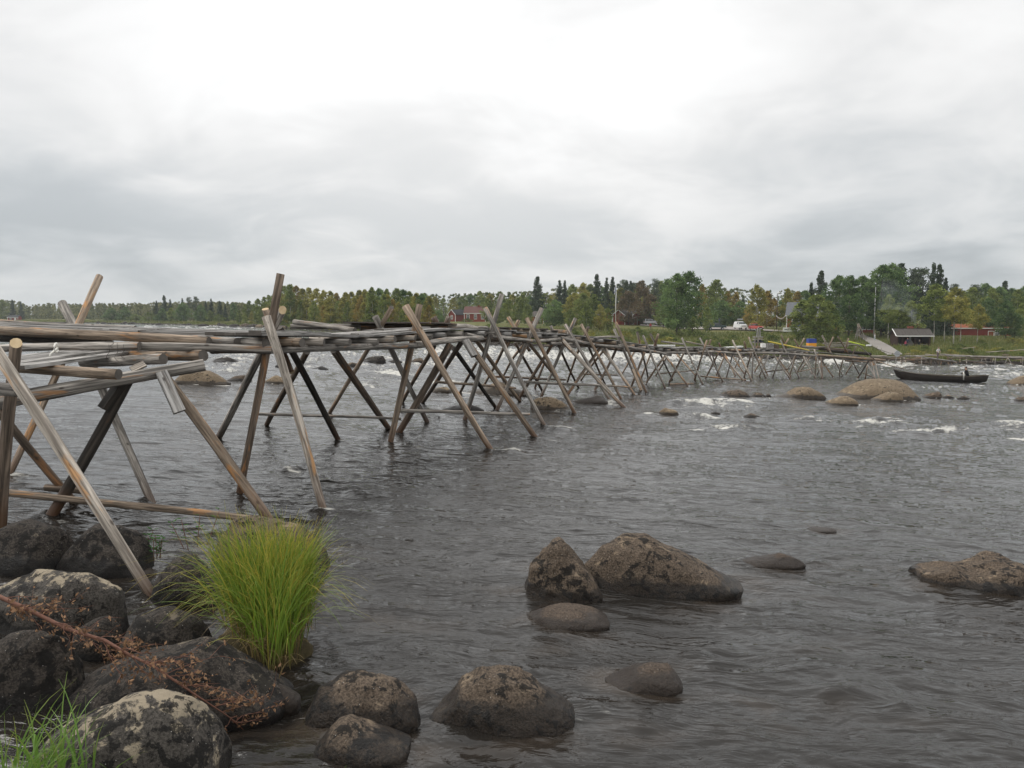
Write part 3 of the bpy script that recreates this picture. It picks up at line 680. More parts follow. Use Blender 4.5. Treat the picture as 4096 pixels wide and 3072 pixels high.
# under and behind the walkway
S('mossy tan boulder under the middle of the walkway', [(2122,1610),(2145,1588),(2175,1584),(2220,1592),(2256,1612),(2284,1634)], 1640, 'rock_tan', .6, 5, .06, 37, 1, .12)
S('dark low boulder under the walkway beside a long brace', [(1748,1642),(1813,1624),(1890,1615),(1936,1644)], 1648, 'rock_dark', .5, 4, .06, 38, 1, .2)
S('wide dark mossy boulder behind the crossing legs', [(1850,1572),(1926,1552),(1994,1527),(2053,1552),(2126,1578)], 1582, 'rock_tan', .5, 5, .07, 39, 1, .35)
S('reddish stone awash in front of the walkway legs', [(2280,1606),(2370,1588),(2400,1584),(2432,1606)], 1613, 'rock_wet', .6, 4, .05, 40, .6, .3)
S('tan boulder in the rapids seen under the left deck', [(694,1530),(738,1492),(781,1479),(839,1483),(882,1511),(916,1534)], 1540, 'rock_tan', .6, 5, .06, 41, 1, .15)
S('flat tan stone in the rapids behind the forked posts', [(1046,1531),(1081,1511),(1105,1500),(1129,1509),(1162,1531)], 1537, 'rock_tan', .6, 4, .06, 42, 1, .12)
S('low brown stone between tan stones in the left rapids', [(908,1519),(945,1503),(980,1501),(1006,1521)], 1525, 'rock_brown', .6, 4, .06, 43, 1, .12)
S('dark slab standing in foam left of the forked posts', [(846,1448),(870,1433),(905,1428),(930,1431),(956,1450)], 1453, 'rock_dark', .5, 4, .07, 45, 1.5, .2)
S('blocky dark boulder with a steep right face in the rapids', [(1448,1447),(1466,1429),(1500,1425),(1533,1424),(1540,1436),(1545,1449)], 1452, 'rock_dark', .55, 4, .06, 46, 1.5, .2)
S('thin brown stone right of the blocky dark boulder', [(1544,1446),(1581,1437),(1610,1446)], 1449, 'rock_brown', .5, 3, .06, 47, 1, .2)
S('brown ridged stone in the rapids behind the tall leaning legs', [(1634,1449),(1660,1436),(1684,1432),(1710,1452)], 1455, 'rock_brown', .5, 4, .08, 48, 1.4, .2)
S('dark awash stone under the second bay of the walkway', [(1240,1477),(1288,1463),(1314,1475)], 1479, 'rock_dark', .5, 3, .06, 49, 1, .2)
S('brown stone under the third bay of the walkway', [(1370,1470),(1402,1450),(1437,1452),(1446,1470)], 1473, 'rock_brown', .5, 4, .06, 50, 1, .2)
S('long tan stone awash behind the steep dark leg', [(1712,1562),(1756,1550),(1792,1546),(1808,1566)], 1570, 'rock_tan', .5, 4, .05, 51, 1, .15)
S('dark rear stone right of the forked posts in foam', [(1100,1462),(1122,1450),(1140,1450),(1162,1466)], 1469, 'rock_dark', .5, 3, .06, 52, 1.2, .2)
# ------------------------------------------------------------------ logs and planks of the walkway
rng = random.Random(7)
def log_mesh(name, L, r0, r1, mat, seg=9, sides=11, bend=0.0, endmat='end', wetlen=0.0, chop=None, rg=rng, cut=None):
    vs, fs, mi = [], [], []
    ph, ba = rg.uniform(0, 6.3), rg.uniform(0, 6.3)
    lump = [[rg.uniform(-1, 1) for _ in range(sides)] for _ in range(seg+1)]
    for i in range(seg+1):
        t = i/seg; r = r0+(r1-r0)*t; off = math.sin(t*math.pi)*bend*L
        wob = .012*L**.5
        ox = math.cos(ba)*off+math.sin(t*7+ph)*wob*.35; oy = math.sin(ba)*off+math.cos(t*5.3+ph)*wob*.35
        for k in range(sides):
            th = 2*math.pi*k/sides
            rr = r*(1+.045*lump[i][k]+.03*math.sin(2*th+ph+t*3))
            z = t*L
            if i == 0 and chop is not None: z += chop*(cut[0]*math.cos(th)+cut[1]*math.sin(th))*r
            if i == seg: z += .10*math.cos(th+ph)*r
            vs.append((ox+rr*math.cos(th), oy+rr*math.sin(th), z))
    for i in range(seg):
        for k in range(sides):
            fs.append((i*sides+k, i*sides+(k+1)%sides, (i+1)*sides+(k+1)%sides, (i+1)*sides+k)); mi.append(0)
    fs.append(tuple(range(sides-1, -1, -1))); mi.append(1)
    e = seg*sides; fs.append(tuple(e+k for k in range(sides))); mi.append(1)
    me = mesh_of(name, vs, fs, [M[mat], M[endmat]], mi)
    sm = [True]*(len(fs)-2)+[False, False]; me.polygons.foreach_set('use_smooth', sm)
    if wetlen > 0:
        fattr(me, 'wet', [max(0, min(1, 1-(L-wetlen-v[2])/.30)) for v in vs])
    return me
def frame_to(a, b):
    z = (b-a).normalized(); q = z.to_track_quat('Z', 'Y'); return q
def log(name, a, b, r0, r1, mat='grey', parent=None, **kw):
    a = Vector(a); b = Vector(b); q = frame_to(a, b)
    if kw.get('chop') is not None:                      # slanting saw cut, lower towards the river bank
        lc = q.inverted() @ Vector((.45, -.9, 0)); kw['cut'] = (lc.x, lc.y)
    me = log_mesh(name, (b-a).length, r0, r1, mat, **kw)
    o = obj(name, me, parent)
    base = parent.location if parent is not None else Vector((0, 0, 0))
    o.location = a-base; o.rotation_mode = 'QUATERNION'; o.rotation_quaternion = q; return o
def board(name, a, b, wid, th, mat='plank', parent=None, up=(0, 0, 1), rag=0.0):
    a = Vector(a); b = Vector(b); L = (b-a).length; m = MB(); n = 5
    sag = rng.uniform(-.006, .006)*L; ra, rb = rng.uniform(-rag, rag), rng.uniform(-rag, rag)
    vs = []
    for i in range(n+1):
        t = i/n; s = math.sin(t*math.pi)*sag; w2 = wid/2*(1+rng.uniform(-.04, .04)); z = t*L
        for (sx, sy) in ((-1, -1), (1, -1), (1, 1), (-1, 1)):
            zz = z+(ra*sx if i == 0 else rb*sx if i == n else 0)
            vs.append((sx*w2, sy*th/2+s, zz))
    fs = [(3, 2, 1, 0), (n*4, n*4+1, n*4+2, n*4+3)]
    for i in range(n):
        for k in range(4): fs.append((i*4+k, i*4+(k+1)%4, (i+1)*4+(k+1)%4, (i+1)*4+k))
    me = mesh_of(name, vs, fs, [M[mat], M['end']], [1, 1]+[0]*(n*4))
    o = obj(name, me, parent)
    z = (b-a).normalized(); x = Vector(up).cross(z).normalized(); y = z.cross(x)
    base = parent.location if parent is not None else Vector((0, 0, 0))
    o.matrix_local = Matrix(((x.x, y.x, z.x, a.x-base.x), (x.y, y.y, z.y, a.y-base.y), (x.z, y.z, z.z, a.z-base.z), (0, 0, 0, 1)))
    return o

walk = thing('fishing_walkway', W(1292, 2037), 'long grey log walkway on crossed pole legs stretching across the rapids', 'walkway')
land_ = thing('log_landing', W(605, 2400), 'low log landing with a few grey planks at the left edge', 'landing stage')
DP = [(-100,15.2),(300,14.2),(560,13.0),(834,12.4),(1130,11.95),(1400,14.5),(1690,18.35),(1985,23.4),(2145,27.6),(2285,32.6),(2375,34.6),(2490,38.8),(2600,42.8),(2740,48.2),(2825,51.6),(2955,55.0),(3022,58.2),(3160,62.0),(3340,65.4),(3540,67.5)]
def dp(u): return lerp_tab(DP, u)
def leg(ut, vt, ub, vb, mat='grey', r0=.075, r1=.062, dt=None, k=None, root=None, db=None, endmat='end', name='leg', **kw):
    b = W(ub, vb) if db is None else P(ub, vb, db)
    if dt is None:
        if k is None: k = (.55+min(.8, max(0, (ut-1600)/1500))) if ut < ub else (.15 if ub < 2000 else -.25)
        dt = b.y+k
    a = P(ut, vt, dt); FEET.append((b.x, b.y)); f_ = .74 if b.y < 16 else .80; r0 *= f_; r1 *= f_
    d = (b-a).normalized(); ext = .35
    kw.setdefault('bend', rng.uniform(-.009, .009))
    return log(name, a, b+d*ext, r0, r1, mat, root or walk, wetlen=ext+.16, endmat=endmat, **kw)
# --- landing, left edge
leg(-35,1386,605,2400,'pale',.088,.064,dt=8.35,root=land_, bend=-.012)
leg(62,1372,0,2120,'mid',.085,.088,dt=9.15,db=9.3,root=land_, endmat='endpale', chop=.75, name='post')
leg(-120,1510,311,2024,'mid',.072,.075,dt=10.6,root=land_)
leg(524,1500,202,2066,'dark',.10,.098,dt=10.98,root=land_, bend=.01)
leg(652,1500,1078,2078,'brown',.098,.088,dt=11.3,root=land_)
c0 = board('cleat', P(645,1488,10.95), P(718,1648,10.85), .15, .07, 'plank', land_, up=(.5,-.8,.3))
c1 = board('cleat', P(500,1512,10.88), P(412,1636,10.70), .15, .09, 'dark', land_, up=(-.5,-.8,.3))
log('brace', P(15,1966,10.35), P(1130,2090,10.25), .048, .042, 'brown', land_)
log('brace', P(183,1950,10.9), P(330,1963,10.8), .05, .05, 'mid', land_)
log('stringer', P(-120,1632,9.9), P(818,1462,11.3), .10, .082, 'grey', land_, bend=.01)
log('stringer', P(-200,1546,9.0), P(78,1561,8.75), .07, .07, 'grey', land_)
log('cross_log', P(60,1470,10.6), P(474,1497,10.35), .070, .070, 'brown', land_)
log('cross_log', P(330,1450,12.9), P(652,1438,11.4), .075, .073, 'grey', land_)
log('cross_log', P(480,1420,13.3), P(812,1424,11.7), .075, .080, 'brown', land_)
for i in range(7):
    f = i*.20
    a = P(66,1470,9.7)+Vector((-f*.75, f*.75, .003*i)); b = P(545,1404,13.6)+Vector((-f*.75, f*.75, .003*i))
    board('plank', a, b, .19, .045, 'plank', land_, rag=.03)
board('bark_strip', P(525,1480,10.85), P(580,1455,10.95), .12, .03, 'pale', land_, up=(0,-.6,.8))
# rope tie on the handrail log and loose wire loops
tie = MB()
pc = P(222,1391,11.55)
tie.tube([pc+Vector((.015*math.sin(t*.5), .062*math.cos(t), .062*math.sin(t))) for t in [i*.7 for i in range(10)]]+[pc+Vector((-.03,-.07,-.08)), pc+Vector((-.06,-.08,-.16))], .014, 6)
tag(tie.build('rope_tie', M['rope'], None, smooth=True), 'pale blue white rag tied round the log at the left edge', 'rope')
wr = MB()
for (u, v, h) in ((447,1392,62),(480,1388,70),(505,1392,55),(462,1376,30)):
    q0 = P(u,v-16,11.55); n = 14
    wr.tube([q0+Vector((.05*math.sin(i*.5)*(i/n), -.09+.01*math.cos(i), -.24*(i/n)*h/60)) for i in range(n)], .004, 5)
tag(wr.build('wire_loops', M['wire'], None, smooth=True), 'loose rusty wire loops hanging from the log over the landing', 'wire')
# --- deck of the walkway, left part
log('stringer', P(-140,1394,13.0), P(560,1383,11.62), .058, .060, 'grey', walk)
log('stringer', P(545,1384,11.68), P(1085,1398,12.15), .060, .062, 'grey', walk)
log('stringer', P(-160,1313,14.2), P(836,1369,12.35), .080, .072, 'brown', walk, bend=.006)
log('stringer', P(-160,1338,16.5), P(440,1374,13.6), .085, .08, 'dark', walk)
log('edge_log', P(-160,1278,15.9), P(540,1313,14.1), .042, .036, 'grey', walk)
for i in range(6):
    f = i*.15
    a = P(-160,1297,14.7)+Vector((0, f, .004*i)); b = P(560+8*i,1326,13.1)+Vector((0, f, .004*i))
    board('plank', a, b, .145, .04, 'plank', walk, rag=.05)
for i, (u, L) in enumerate(((70,.9),(150,.7),(260,.8),(330,.6),(400,.9),(455,.5))):
    a = P(u,1307+u*.030,14.55-u*.0026); board('batten', a, a+Vector((.10, 1.0, .01)), .30*L, .04, 'plank', walk)
for i in range(6):                                       # raised planks from the left to the forked posts
    f = i*.235
    a = P(560-7*i,1332-2*i,13.2)+Vector((-.02*i, f*.75, .012)); b = P(1075,1347,12.8)+Vector((.05+.08*i, f*.9, .012))
    board('plank', a, b, .215, .05, 'plank', walk, rag=.06)
for (ub, vb, ua, va, dd, r) in ((949,1367,825,1362,12.25,.068),(1062,1375,945,1369,12.1,.072)):
    log('cross_log', P(ub,vb,dd)+Vector((-1.5,1.0,.02)), P(ub,vb,dd), r*.95, r, 'grey', walk)
log('cross_log', P(1150,1370,13.4)+Vector((-1.2,.6,0)), P(1210,1371,12.5), .065, .066, 'brown', walk)
# --- main run: stringers
for (a, b, r) in (((1040,1398),(1700,1378),.067),((1660,1380),(1926,1351),.075),((1862,1338),(1925,1352),.06),((1965,1346),(2140,1365),.058),((2100,1368),(2250,1356),.058),
        ((2240,1352),(2440,1388),.075),((2200,1374),(2300,1377),.06),((2380,1380),(2505,1390),.06),((2470,1383),(2684,1421),.075),((2640,1414),(2810,1412),.07),((2790,1406),(2935,1412),.07),((2925,1414),(3030,1410),.07),
        ((3010,1411),(3272,1423),.08),((3262,1420),(3540,1442),.095),((3120,1420),(3160,1419),.05)):
    p0 = P(a[0],a[1],dp(a[0])+.12); p1 = P(b[0],b[1],dp(b[0])+.12)
    log('stringer', p0, p1, r, r*.95, 'grey' if a[0] != 3262 else 'brown', walk, bend=.004)
# --- cross logs: their near ends show along the front edge
CE = [(1130,1370),(1400,1368),(1520,1368),(1580,1358),(1690,1349),(1790,1342),(1852,1336),(1942,1333),(2046,1338),(2140,1348),(2250,1346),(2400,1361),(2480,1373),(2590,1391),(2690,1402),(2800,1398),(2930,1400),(3020,1401),(3200,1411),(3270,1413),(3430,1428)]
def ce(u): return lerp_tab(CE, u)
def back_dir(u):
    a = P(u-40,ce(u-40),dp(u-40)); b = P(u+40,ce(u+40),dp(u+40)); t = (b-a); t.z = 0; t.normalize()
    return Vector((-t.y, t.x, 0)), t
ends = [1208,1297,1400,1512,1580,1662,1729,1783,1852,1942,1984]
u = 2046
while u < 3290:
    ends.append(u); u += max(16, min(64, 0.46*FPX/dp(u)*(.75+.5*rng.random())))
for u in ends:
    nrm, t = back_dir(u); r = rng.uniform(.062, .075) if u > 1900 else rng.uniform(.066, .074)
    e = P(u, ce(u)+rng.uniform(-1, 1), dp(u)-.02-rng.uniform(0, .05))
    sk = rng.uniform(-.14, .14)
    log('cross_log', e+nrm*rng.uniform(1.7, 2.0)+t*sk, e, r, r*.97, rng.choice(['plank', 'plank', 'plank', 'pale', 'grey', 'brown']), walk, seg=5, sides=10)
# --- planks on top, bay by bay
bays = [1130,1330,1520,1720,1870,1985,2090,2200,2300,2400,2500,2600,2700,2790,2870,2950,3030,3110,3190,3270,3350,3430]
for i in range(len(bays)-1):
    u0, u1 = bays[i], bays[i+1]
    n0, t0 = back_dir(u0); n1, t1 = back_dir(u1)
    for k in range(6):
        o = .30+k*.225
        if u0 > 2000 and rng.random() < .12: continue
        lift = .105+rng.uniform(0, .02)+(.03 if rng.random() < .12 else 0)
        a = P(u0,ce(u0),dp(u0))+n0*(o+rng.uniform(-.03, .03))-t0*rng.uniform(0, .3); b = P(u1,ce(u1),dp(u1))+n1*(o+rng.uniform(-.03, .03))+t1*rng.uniform(0, .2)
        a.z += lift+.008*(i % 2); b.z += lift+.008*(i % 2)
        board('plank', a, b, rng.uniform(.19, .235), .045, 'plank', walk, rag=.05)
    # back stringer
    a = P(u0,ce(u0),dp(u0))+n0*1.6; b = P(u1,ce(u1),dp(u1))+n1*1.6; a.z -= .14; b.z -= .14
    log('stringer', a, b, .065, .065, 'mid', walk, seg=5)
# --- raised back edge: log with short boards lying across it
def backlog(u0,v0,d0,u1,v1,d1,r,mat='grey'): log('edge_log', P(u0,v0,d0), P(u1,v1,d1), r, r, mat, walk)
backlog(1162,1305,22.3,1480,1307,22.6,.072); backlog(1440,1309,22.2,1790,1312,23.2,.10,'mid')
backlog(1770,1306,23.4,1862,1308,24.0,.10); backlog(1858,1309,24.0,1905,1318,24.2,.11); backlog(1873,1319,25,1945,1317,26,.10); backlog(1985,1322,27.5,2120,1325,30.5,.085,'brown')
backlog(2147,1323,31.5,2226,1332,34,.08); backlog(2205,1325,34,2276,1328,36,.085,'brown'); backlog(2190,1371,34.5,2300,1374,37.5,.06,'mid')
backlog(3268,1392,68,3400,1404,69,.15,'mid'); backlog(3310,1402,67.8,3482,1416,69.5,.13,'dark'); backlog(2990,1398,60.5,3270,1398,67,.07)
backlog(3440,1425,68.5,3530,1444,68.2,.05,'brown'); backlog(3380,1444,66.5,3530,1450,67.4,.06,'brown'); backlog(3208,1389,66,3300,1389,68,.07); backlog(3180,1385,66,3262,1386,68,.06)
for (u, v, d, wd) in ((1440,1296,22.2,.62),(1505,1297,22.2,.35),(1572,1297,22.4,.44),(1640,1297,22.6,.45),(1705,1297,22.8,.35),(1752,1298,23,.4),(1790,1300,23.2,.36),(2010,1315,28,.5),(2050,1316,29,.5),(2100,1318,30,.4),(2170,1320,32,.4),(2215,1326,33.5,.3)):
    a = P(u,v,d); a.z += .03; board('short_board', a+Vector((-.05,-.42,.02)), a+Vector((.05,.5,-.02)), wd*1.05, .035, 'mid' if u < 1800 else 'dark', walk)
# --- legs, front and back rows
L = leg
L(400,1106,36,1900,'brown',.092,.068,dt=15.7,bend=.005)
L(249,1217,601,2006,'grey',.112,.075,dt=15.9)
L(1066,1266,1294,2040,'pale',.088,.070,dt=11.75,bend=.028)
L(1124,1096,960,1978,'mid',.086,.070,dt=12.35)
L(1128,1240,868,1754,'grey',.085,.088,dt=14.2,endmat='endpale',chop=.8)
L(1060,1236,1135,1420,'brown',.08,.075,dt=14.6,db=14.4,endmat='endpale',chop=.8)
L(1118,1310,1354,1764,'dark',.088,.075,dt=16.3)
L(1228,1405,1064,1704,'mid',.085,.075,dt=17.0)
L(1336,1400,1558,1718,'mid',.105,.085,dt=17.8)
L(1568,1229,1318,1656,'brown',.075,.07,dt=20.5)
L(1500,1266,1712,1694,'grey',.10,.075,dt=20.8)
L(1679,1219,1560,1772,'brown',.095,.08,dt=18.75)
L(1620,1224,1965,1803,'brown',.105,.075,dt=18.2)
L(1802,1375,1594,1734,'mid',.115,.095,dt=20.0)
L(1736,1385,1604,1614,'mid',.08,.07,dt=23)
L(1850,1365,1690,1612,'mid',.085,.08,dt=22.5)
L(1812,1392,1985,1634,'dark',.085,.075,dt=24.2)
L(1864,1364,2140,1750,'brown',.10,.085,dt=20.7)
L(2008,1177,1857,1685,'grey',.088,.08,dt=23.6)
L(1940,1232,2180,1707,'grey',.085,.07,dt=23.2)
L(1905,1360,2081,1606,'brown',.085,.075,dt=26.5)
L(1906,1450,1838,1574,'mid',.07,.065,dt=30)
L(2030,1362,1936,1546,'brown',.075,.065,dt=29)
L(2167,1234,1987,1642,'grey',.095,.075,dt=27.9)
L(2108,1272,2298,1653,'brown',.09,.072,dt=27.4)
L(2096,1378,2008,1512,'brown',.075,.065,dt=31)
L(2216,1364,2078,1592,'mid',.085,.075,dt=31.5)
L(2116,1376,2272,1578,'brown',.085,.075,dt=31.2)
L(2060,1370,2171,1567,'mid',.07,.065,dt=32.5)
L(2302,1273,2165,1586,'grey',.085,.07,dt=33.2)
L(2231,1372,2316,1555,'mid',.065,.06,dt=33.6)
L(2180,1446,2138,1553,'mid',.065,.06)
L(2242,1355,2498,1632,'pale',.10,.092,dt=31.3)
L(2260,1298,2442,1606,'grey',.085,.07,dt=32.8)
L(2325,1297,2485,1600,'brown',.08,.065,dt=34.4)
L(2352,1308,2268,1528,'brown',.08,.065,dt=36)
L(2402,1388,2264,1586,'mid',.085,.075,dt=36)
L(2415,1402,2322,1522,'brown',.07,.06,dt=40)
L(2404,1388,2542,1585,'pale',.085,.075,dt=36.6)
L(2463,1289,2588,1572,'brown',.085,.07,dt=39.2)
L(2456,1316,2565,1563,'grey',.085,.08,dt=39.0)
L(2466,1396,2376,1564,'mid',.08,.07,dt=40)
L(2354,1388,2420,1537,'mid',.07,.06,dt=37)
L(2130,1285,2136,1300,'grey',.06,.06,dt=33,db=33)
L(2032,1270,2098,1372,'brown',.085,.075,dt=30,db=29.6)
L(2076,1280,2036,1370,'brown',.075,.07,dt=31,db=31)
L(2203,1303,2222,1345,'grey',.07,.07,dt=34,db=34)
L(1797,1266,1780,1310,'grey',.10,.10,dt=23.8,db=23.8); L(2074,1283,2052,1325,'brown',.08,.08,dt=31,db=31)
L(1734,1268,1752,1305,'grey',.11,.11,dt=23.5,db=23.5)
FAR = [(2543,1398,2485,1500,'brown'),(2579,1408,2525,1548,'mid'),(2634,1334,2564,1515,'brown'),(2572,1342,2663,1554,'grey'),(2549,1331,2593,1514,'pale'),(2660,1424,2582,1536,'mid'),(2666,1432,2623,1503,'mid'),
 (2602,1336,2690,1520,'grey'),(2660,1420,2753,1544,'pale'),(2735,1414,2676,1530,'mid'),(2702,1410,2783,1503,'brown'),(2727,1352,2810,1537,'grey'),(2802,1436,2778,1523,'mid'),
 (2799,1352,2893,1527,'grey'),(2829,1360,2778,1520,'brown'),(2873,1412,2820,1516,'mid'),(2847,1410,2876,1508,'dark'),(2897,1428,2864,1502,'mid'),(2883,1411,2975,1524,'pale'),(2899,1414,2943,1506,'mid'),(2932,1414,2905,1512,'grey'),
 (2922,1412,2977,1493,'brown'),(2930,1361,3008,1523,'pale'),(2968,1414,2936,1478,'mid'),(3006,1410,2976,1512,'mid'),(2994,1348,3064,1513,'grey'),(3012,1416,3009,1512,'grey'),(3059,1414,3016,1490,'brown'),(3076,1420,3035,1509,'mid'),
 (3037,1428,3071,1503,'mid'),(3093,1416,3160,1514,'pale'),(3112,1432,3162,1506,'brown'),(3122,1420,3091,1509,'mid'),(3122,1360,3196,1511,'grey'),(3185,1418,3146,1483,'mid'),(3184,1422,3159,1500,'mid'),(3222,1430,3188,1490,'mid'),
 (3243,1424,3203,1483,'brown'),(3212,1420,3248,1497,'mid'),(3224,1432,3263,1513,'grey'),(3258,1398,3289,1515,'grey'),(3265,1426,3260,1511,'mid'),(3282,1436,3332,1507,'brown'),(3289,1342,3373,1506,'pale'),(3294,1432,3268,1502,'mid'),
 (3351,1346,3438,1501,'brown'),(3373,1436,3355,1502,'brown'),(3417,1442,3382,1498,'mid'),(3475,1442,3429,1516,'dark'),(3468,1462,3462,1515,'mid'),(3470,1458,3496,1501,'mid'),(3499,1444,3517,1517,'pale'),(3489,1450,3501,1515,'grey'),
 (3280,1377,3277,1424,'grey'),(3284,1430,3290,1512,'mid')]
for i_, (a, b, c, d_, m) in enumerate(FAR):
    if m == 'mid' and i_ % 3: m = 'brown' if i_ % 2 else 'grey'
    long_ = b < 1372
    L(a,b,c,d_,m,.072 if m != 'pale' else .078,.064, seg=6, sides=8, dt=(dp(a+(c-a)*.3)-.1 if (long_ and c > a) else None))
STUB = [(2634,1334,2622,1374,44.5),(3155,1353,3136,1386,63.6),(3125,1341,3139,1377,63.8),(2875,1371,2882,1388,54.5),(2977,1365,2982,1388,57.5),(2843,1357,2835,1384,54),(3177,1357,3197,1392,65.4),(3218,1352,3199,1390,65.6),(3334,1347,3316,1390,67.2),(3394,1353,3382,1396,68.2)]
for (a, b, c, d_, dd) in STUB:
    L(a,b,c,d_,'brown',.082,.08,dt=dd,db=dd,name='post',seg=4,sides=8,endmat='endpale' if a == 3218 else 'end')
L(3430,1377,3492,1432,'grey',.06,.05,dt=67,db=66.8,name='post'); L(3425,1384,3415,1408,'grey',.06,.06,dt=67.6,db=67.6,name='post')
# cleats on some front legs
board('cleat', P(1862,1362,20.5), P(1898,1425,20.3), .15, .10, 'plank', walk, up=(.5,-.8,.3))
board('cleat', P(2252,1366,30.9), P(2285,1402,30.75), .10, .06, 'pale', walk, up=(.5,-.8,.3))
board('cleat', P(2422,1394,36.5), P(2438,1430,36.3), .11, .07, 'pale', walk, up=(.5,-.8,.3))
board('cleat', P(2661,1422,44.9), P(2682,1450,44.7), .12, .06, 'pale', walk, up=(.5,-.8,.3))
board('cleat', P(3493,1444,65.4), P(3496,1461,65.4), .24, .06, 'pale', walk, up=(.5,-.8,.3))
board('cleat', P(3480,1449,65.9), P(3484,1463,65.9), .22, .06, 'pale', walk, up=(.5,-.8,.3))
board('cleat', P(2531,1478,37.9), P(2566,1562,37.4), .13, .07, 'brown', walk, up=(.5,-.8,.3))
# low braces between the legs
for (a, b, c, d_, d0, d1, r, m) in ((1027,1654,1605,1675,18.3,18.6,.036,'grey'),(1596,1643,2118,1656,19.6,20.6,.046,'grey'),(1745,1527,2062,1552,24.5,27.5,.04,'brown'),(1976,1507,2262,1519,33,34,.045,'mid'),
        (2098,1527,2448,1545,30.2,32.0,.055,'grey'),(2440,1544,2540,1550,32.2,35.2,.035,'brown'),(2325,1496,2470,1501,40,41,.04,'brown'),(2635,1496,2778,1481,46,49.5,.035,'mid'),(2676,1538,2774,1534,44.4,46.2,.06,'brown'),
        (2803,1505,2982,1520,50.6,52.9,.05,'brown'),(3061,1488,3158,1475,58.8,61,.05,'mid'),(3190,1487,3314,1463,62,65,.045,'brown'),(3450,1491,3505,1515,66,65.3,.04,'mid')):
    log('brace', P(a,b,d0), P(c,d_,d1), r, r*.85, m, walk)
# --- loose things lying on the walkway
def lone(nm, u0, v0, d0, u1, v1, d1, r, mat, label, cat='pole', r1=None, **kw):
    o = log(nm, P(u0,v0,d0), P(u1,v1,d1), r, r1 or r, mat, None, **kw); return tag(o, label, cat)
lone('loose_pole',1177,1287,20.5,1420,1320,19.0,.062,'grey','loose grey pole propped at a slant on the back of the deck')
lone('bent_pole',2352,1352,36.5,2493,1349,39.2,.05,'grey','thin bent grey pole lying along the deck edge beside two crossed posts', bend=.03)
lone('slanting_pole',2646,1366,49,2732,1377,50,.06,'grey','thin pole lying slantwise at the back of the deck near the green bank')
lone('slanting_pole',2742,1367,51,2850,1386,53,.05,'pale','pale pole slanting down behind the next pair of posts')
for (nm, u0, v0, d0, u1, v1, d1, wd, lab) in (('white_board',2562,1381,44,2696,1382,48,.16,'long whitish board lying on the deck left of the tall leaning post'),('white_plank',2896,1391,54.5,2966,1386,57,.26,'whitish board on the deck near the crates')):
    o = board(nm, P(u0,v0,d0), P(u1,v1,d1), wd, .09, 'white'); tag(o, lab, 'board')
y = MB(); y.tube([P(3074,1366,62), P(3160,1384,64), P(3236,1401,66)], .045, 8)
tag(y.build('net_pole', M['yellow'], None, smooth=True), 'long yellow net pole leaning over the far deck', 'pole')
y = MB(); y.tube([P(3396,1366,69), P(3458,1382,70)], .05, 8)
tag(y.build('net_pole', M['lime'], None, smooth=True), 'lime yellow pole sticking out left of the gravel path', 'pole')
y = MB(); y.tube([P(3466,1382,70), P(3484,1382,70.2)], .07, 8)
tag(y.build('float', M['white'], None, smooth=True), 'small white float at the tip of the lime pole', 'float')
y = MB(); y.tube([P(3474,1384,70), P(3560,1412,80), P(3640,1425,95)], .02, 6)
tag(y.build('thin_rope', M['wire'], None, smooth=True), 'thin dark line running from the white float down to the bank', 'rope')
y = MB(); y.tube([P(3506,1444,67), P(3560,1462,67), P(3618,1475,66.6)], .045, 8)
tag(y.build('mooring_pole', M['pale'], None, smooth=True), 'pale pole reaching from the walkway end to the boat bow', 'pole')
# blue and orange box
bx = thing('marker_box', P(3246,1386,68), 'box painted blue above and orange below on the walkway', 'box')
s = 68/FPX
m_ = MB(); m_.box((-16*s,-.3,14*s),(14*s,.3,31*s)); m_.build('blue_panel', M['blue'], bx)
m_ = MB(); m_.box((-16*s,-.31,0),(14*s,.31,14*s)); m_.build('orange_panel', M['orange'], bx)
m_ = MB(); m_.box((-12*s,-.25,-3*s),(14*s,.25,-.004)); m_.build('foot', M['blue'], bx)
# crates and gear stacked on the deck
dk = 60.5; s = dk/FPX
def crate(nm, u0, v0, u1, v1, mat, label, cat='crate', dep=.9, slats=3, dd=dk):
    a = P(u0,v1,dd); b = P(u1,v0,dd); r = thing(nm, (a.x,dd,a.z), label, cat); wd = b.x-a.x; h = b.z-a.z
    for k in range(slats):
        mb = MB(); z0 = h*k/slats; mb.box((0,0,z0+.01),(wd,.04,z0+h/slats-.02)); mb.build('slat', M[mat], r)
    mb = MB(); mb.box((.02,.045,0),(.06,dep,h)); mb.box((wd-.06,.045,0),(wd-.02,dep,h)); mb.box((.06,dep-.04,0),(wd-.06,dep,h)); mb.box((.06,.045,.0),(wd-.06,dep-.045,.04)); mb.build('sides', M[mat], r); return r
crate('wooden_crate',3062,1374,3096,1394,'plank','wide grey slatted crate on the far deck right of the gear rack')
crate('small_crate',3097,1379,3117,1395,'mid','small brown crate beside the wide grey crate')
crate('low_crate',3026,1384,3044,1394,'brown','low brown crate under the gear rack')
crate('seat_box',3048,1374,3064,1390,'white','white panelled box with a red frame beside the gear rack', 'box', .5, 1, 60)
rk = thing('gear_rack', P(3020,1396,60.8), 'wooden gear rack with a lattice post rising above the deck', 'rack')
m_ = MB()
for du in (0, 12, 24, 40): m_.box((du*s-.04,0,0),(du*s+.04,.08,(50 if du < 13 else 28 if du < 30 else 24)*s))
m_.build('posts', M['grey'], rk)
for zz in (24, 36, 46): m_ = MB(); m_.box((0,.09,zz*s),(34*s,.7,zz*s+.06)); m_.build('shelf', M['plank'], rk)
for k, du in enumerate((16, 21, 26)): m_ = MB(); m_.box((du*s,-.02,37*s),(du*s+.05,.0,45*s)); m_.build('slat', M['pale'], rk)
m_ = MB(); q = 16*s
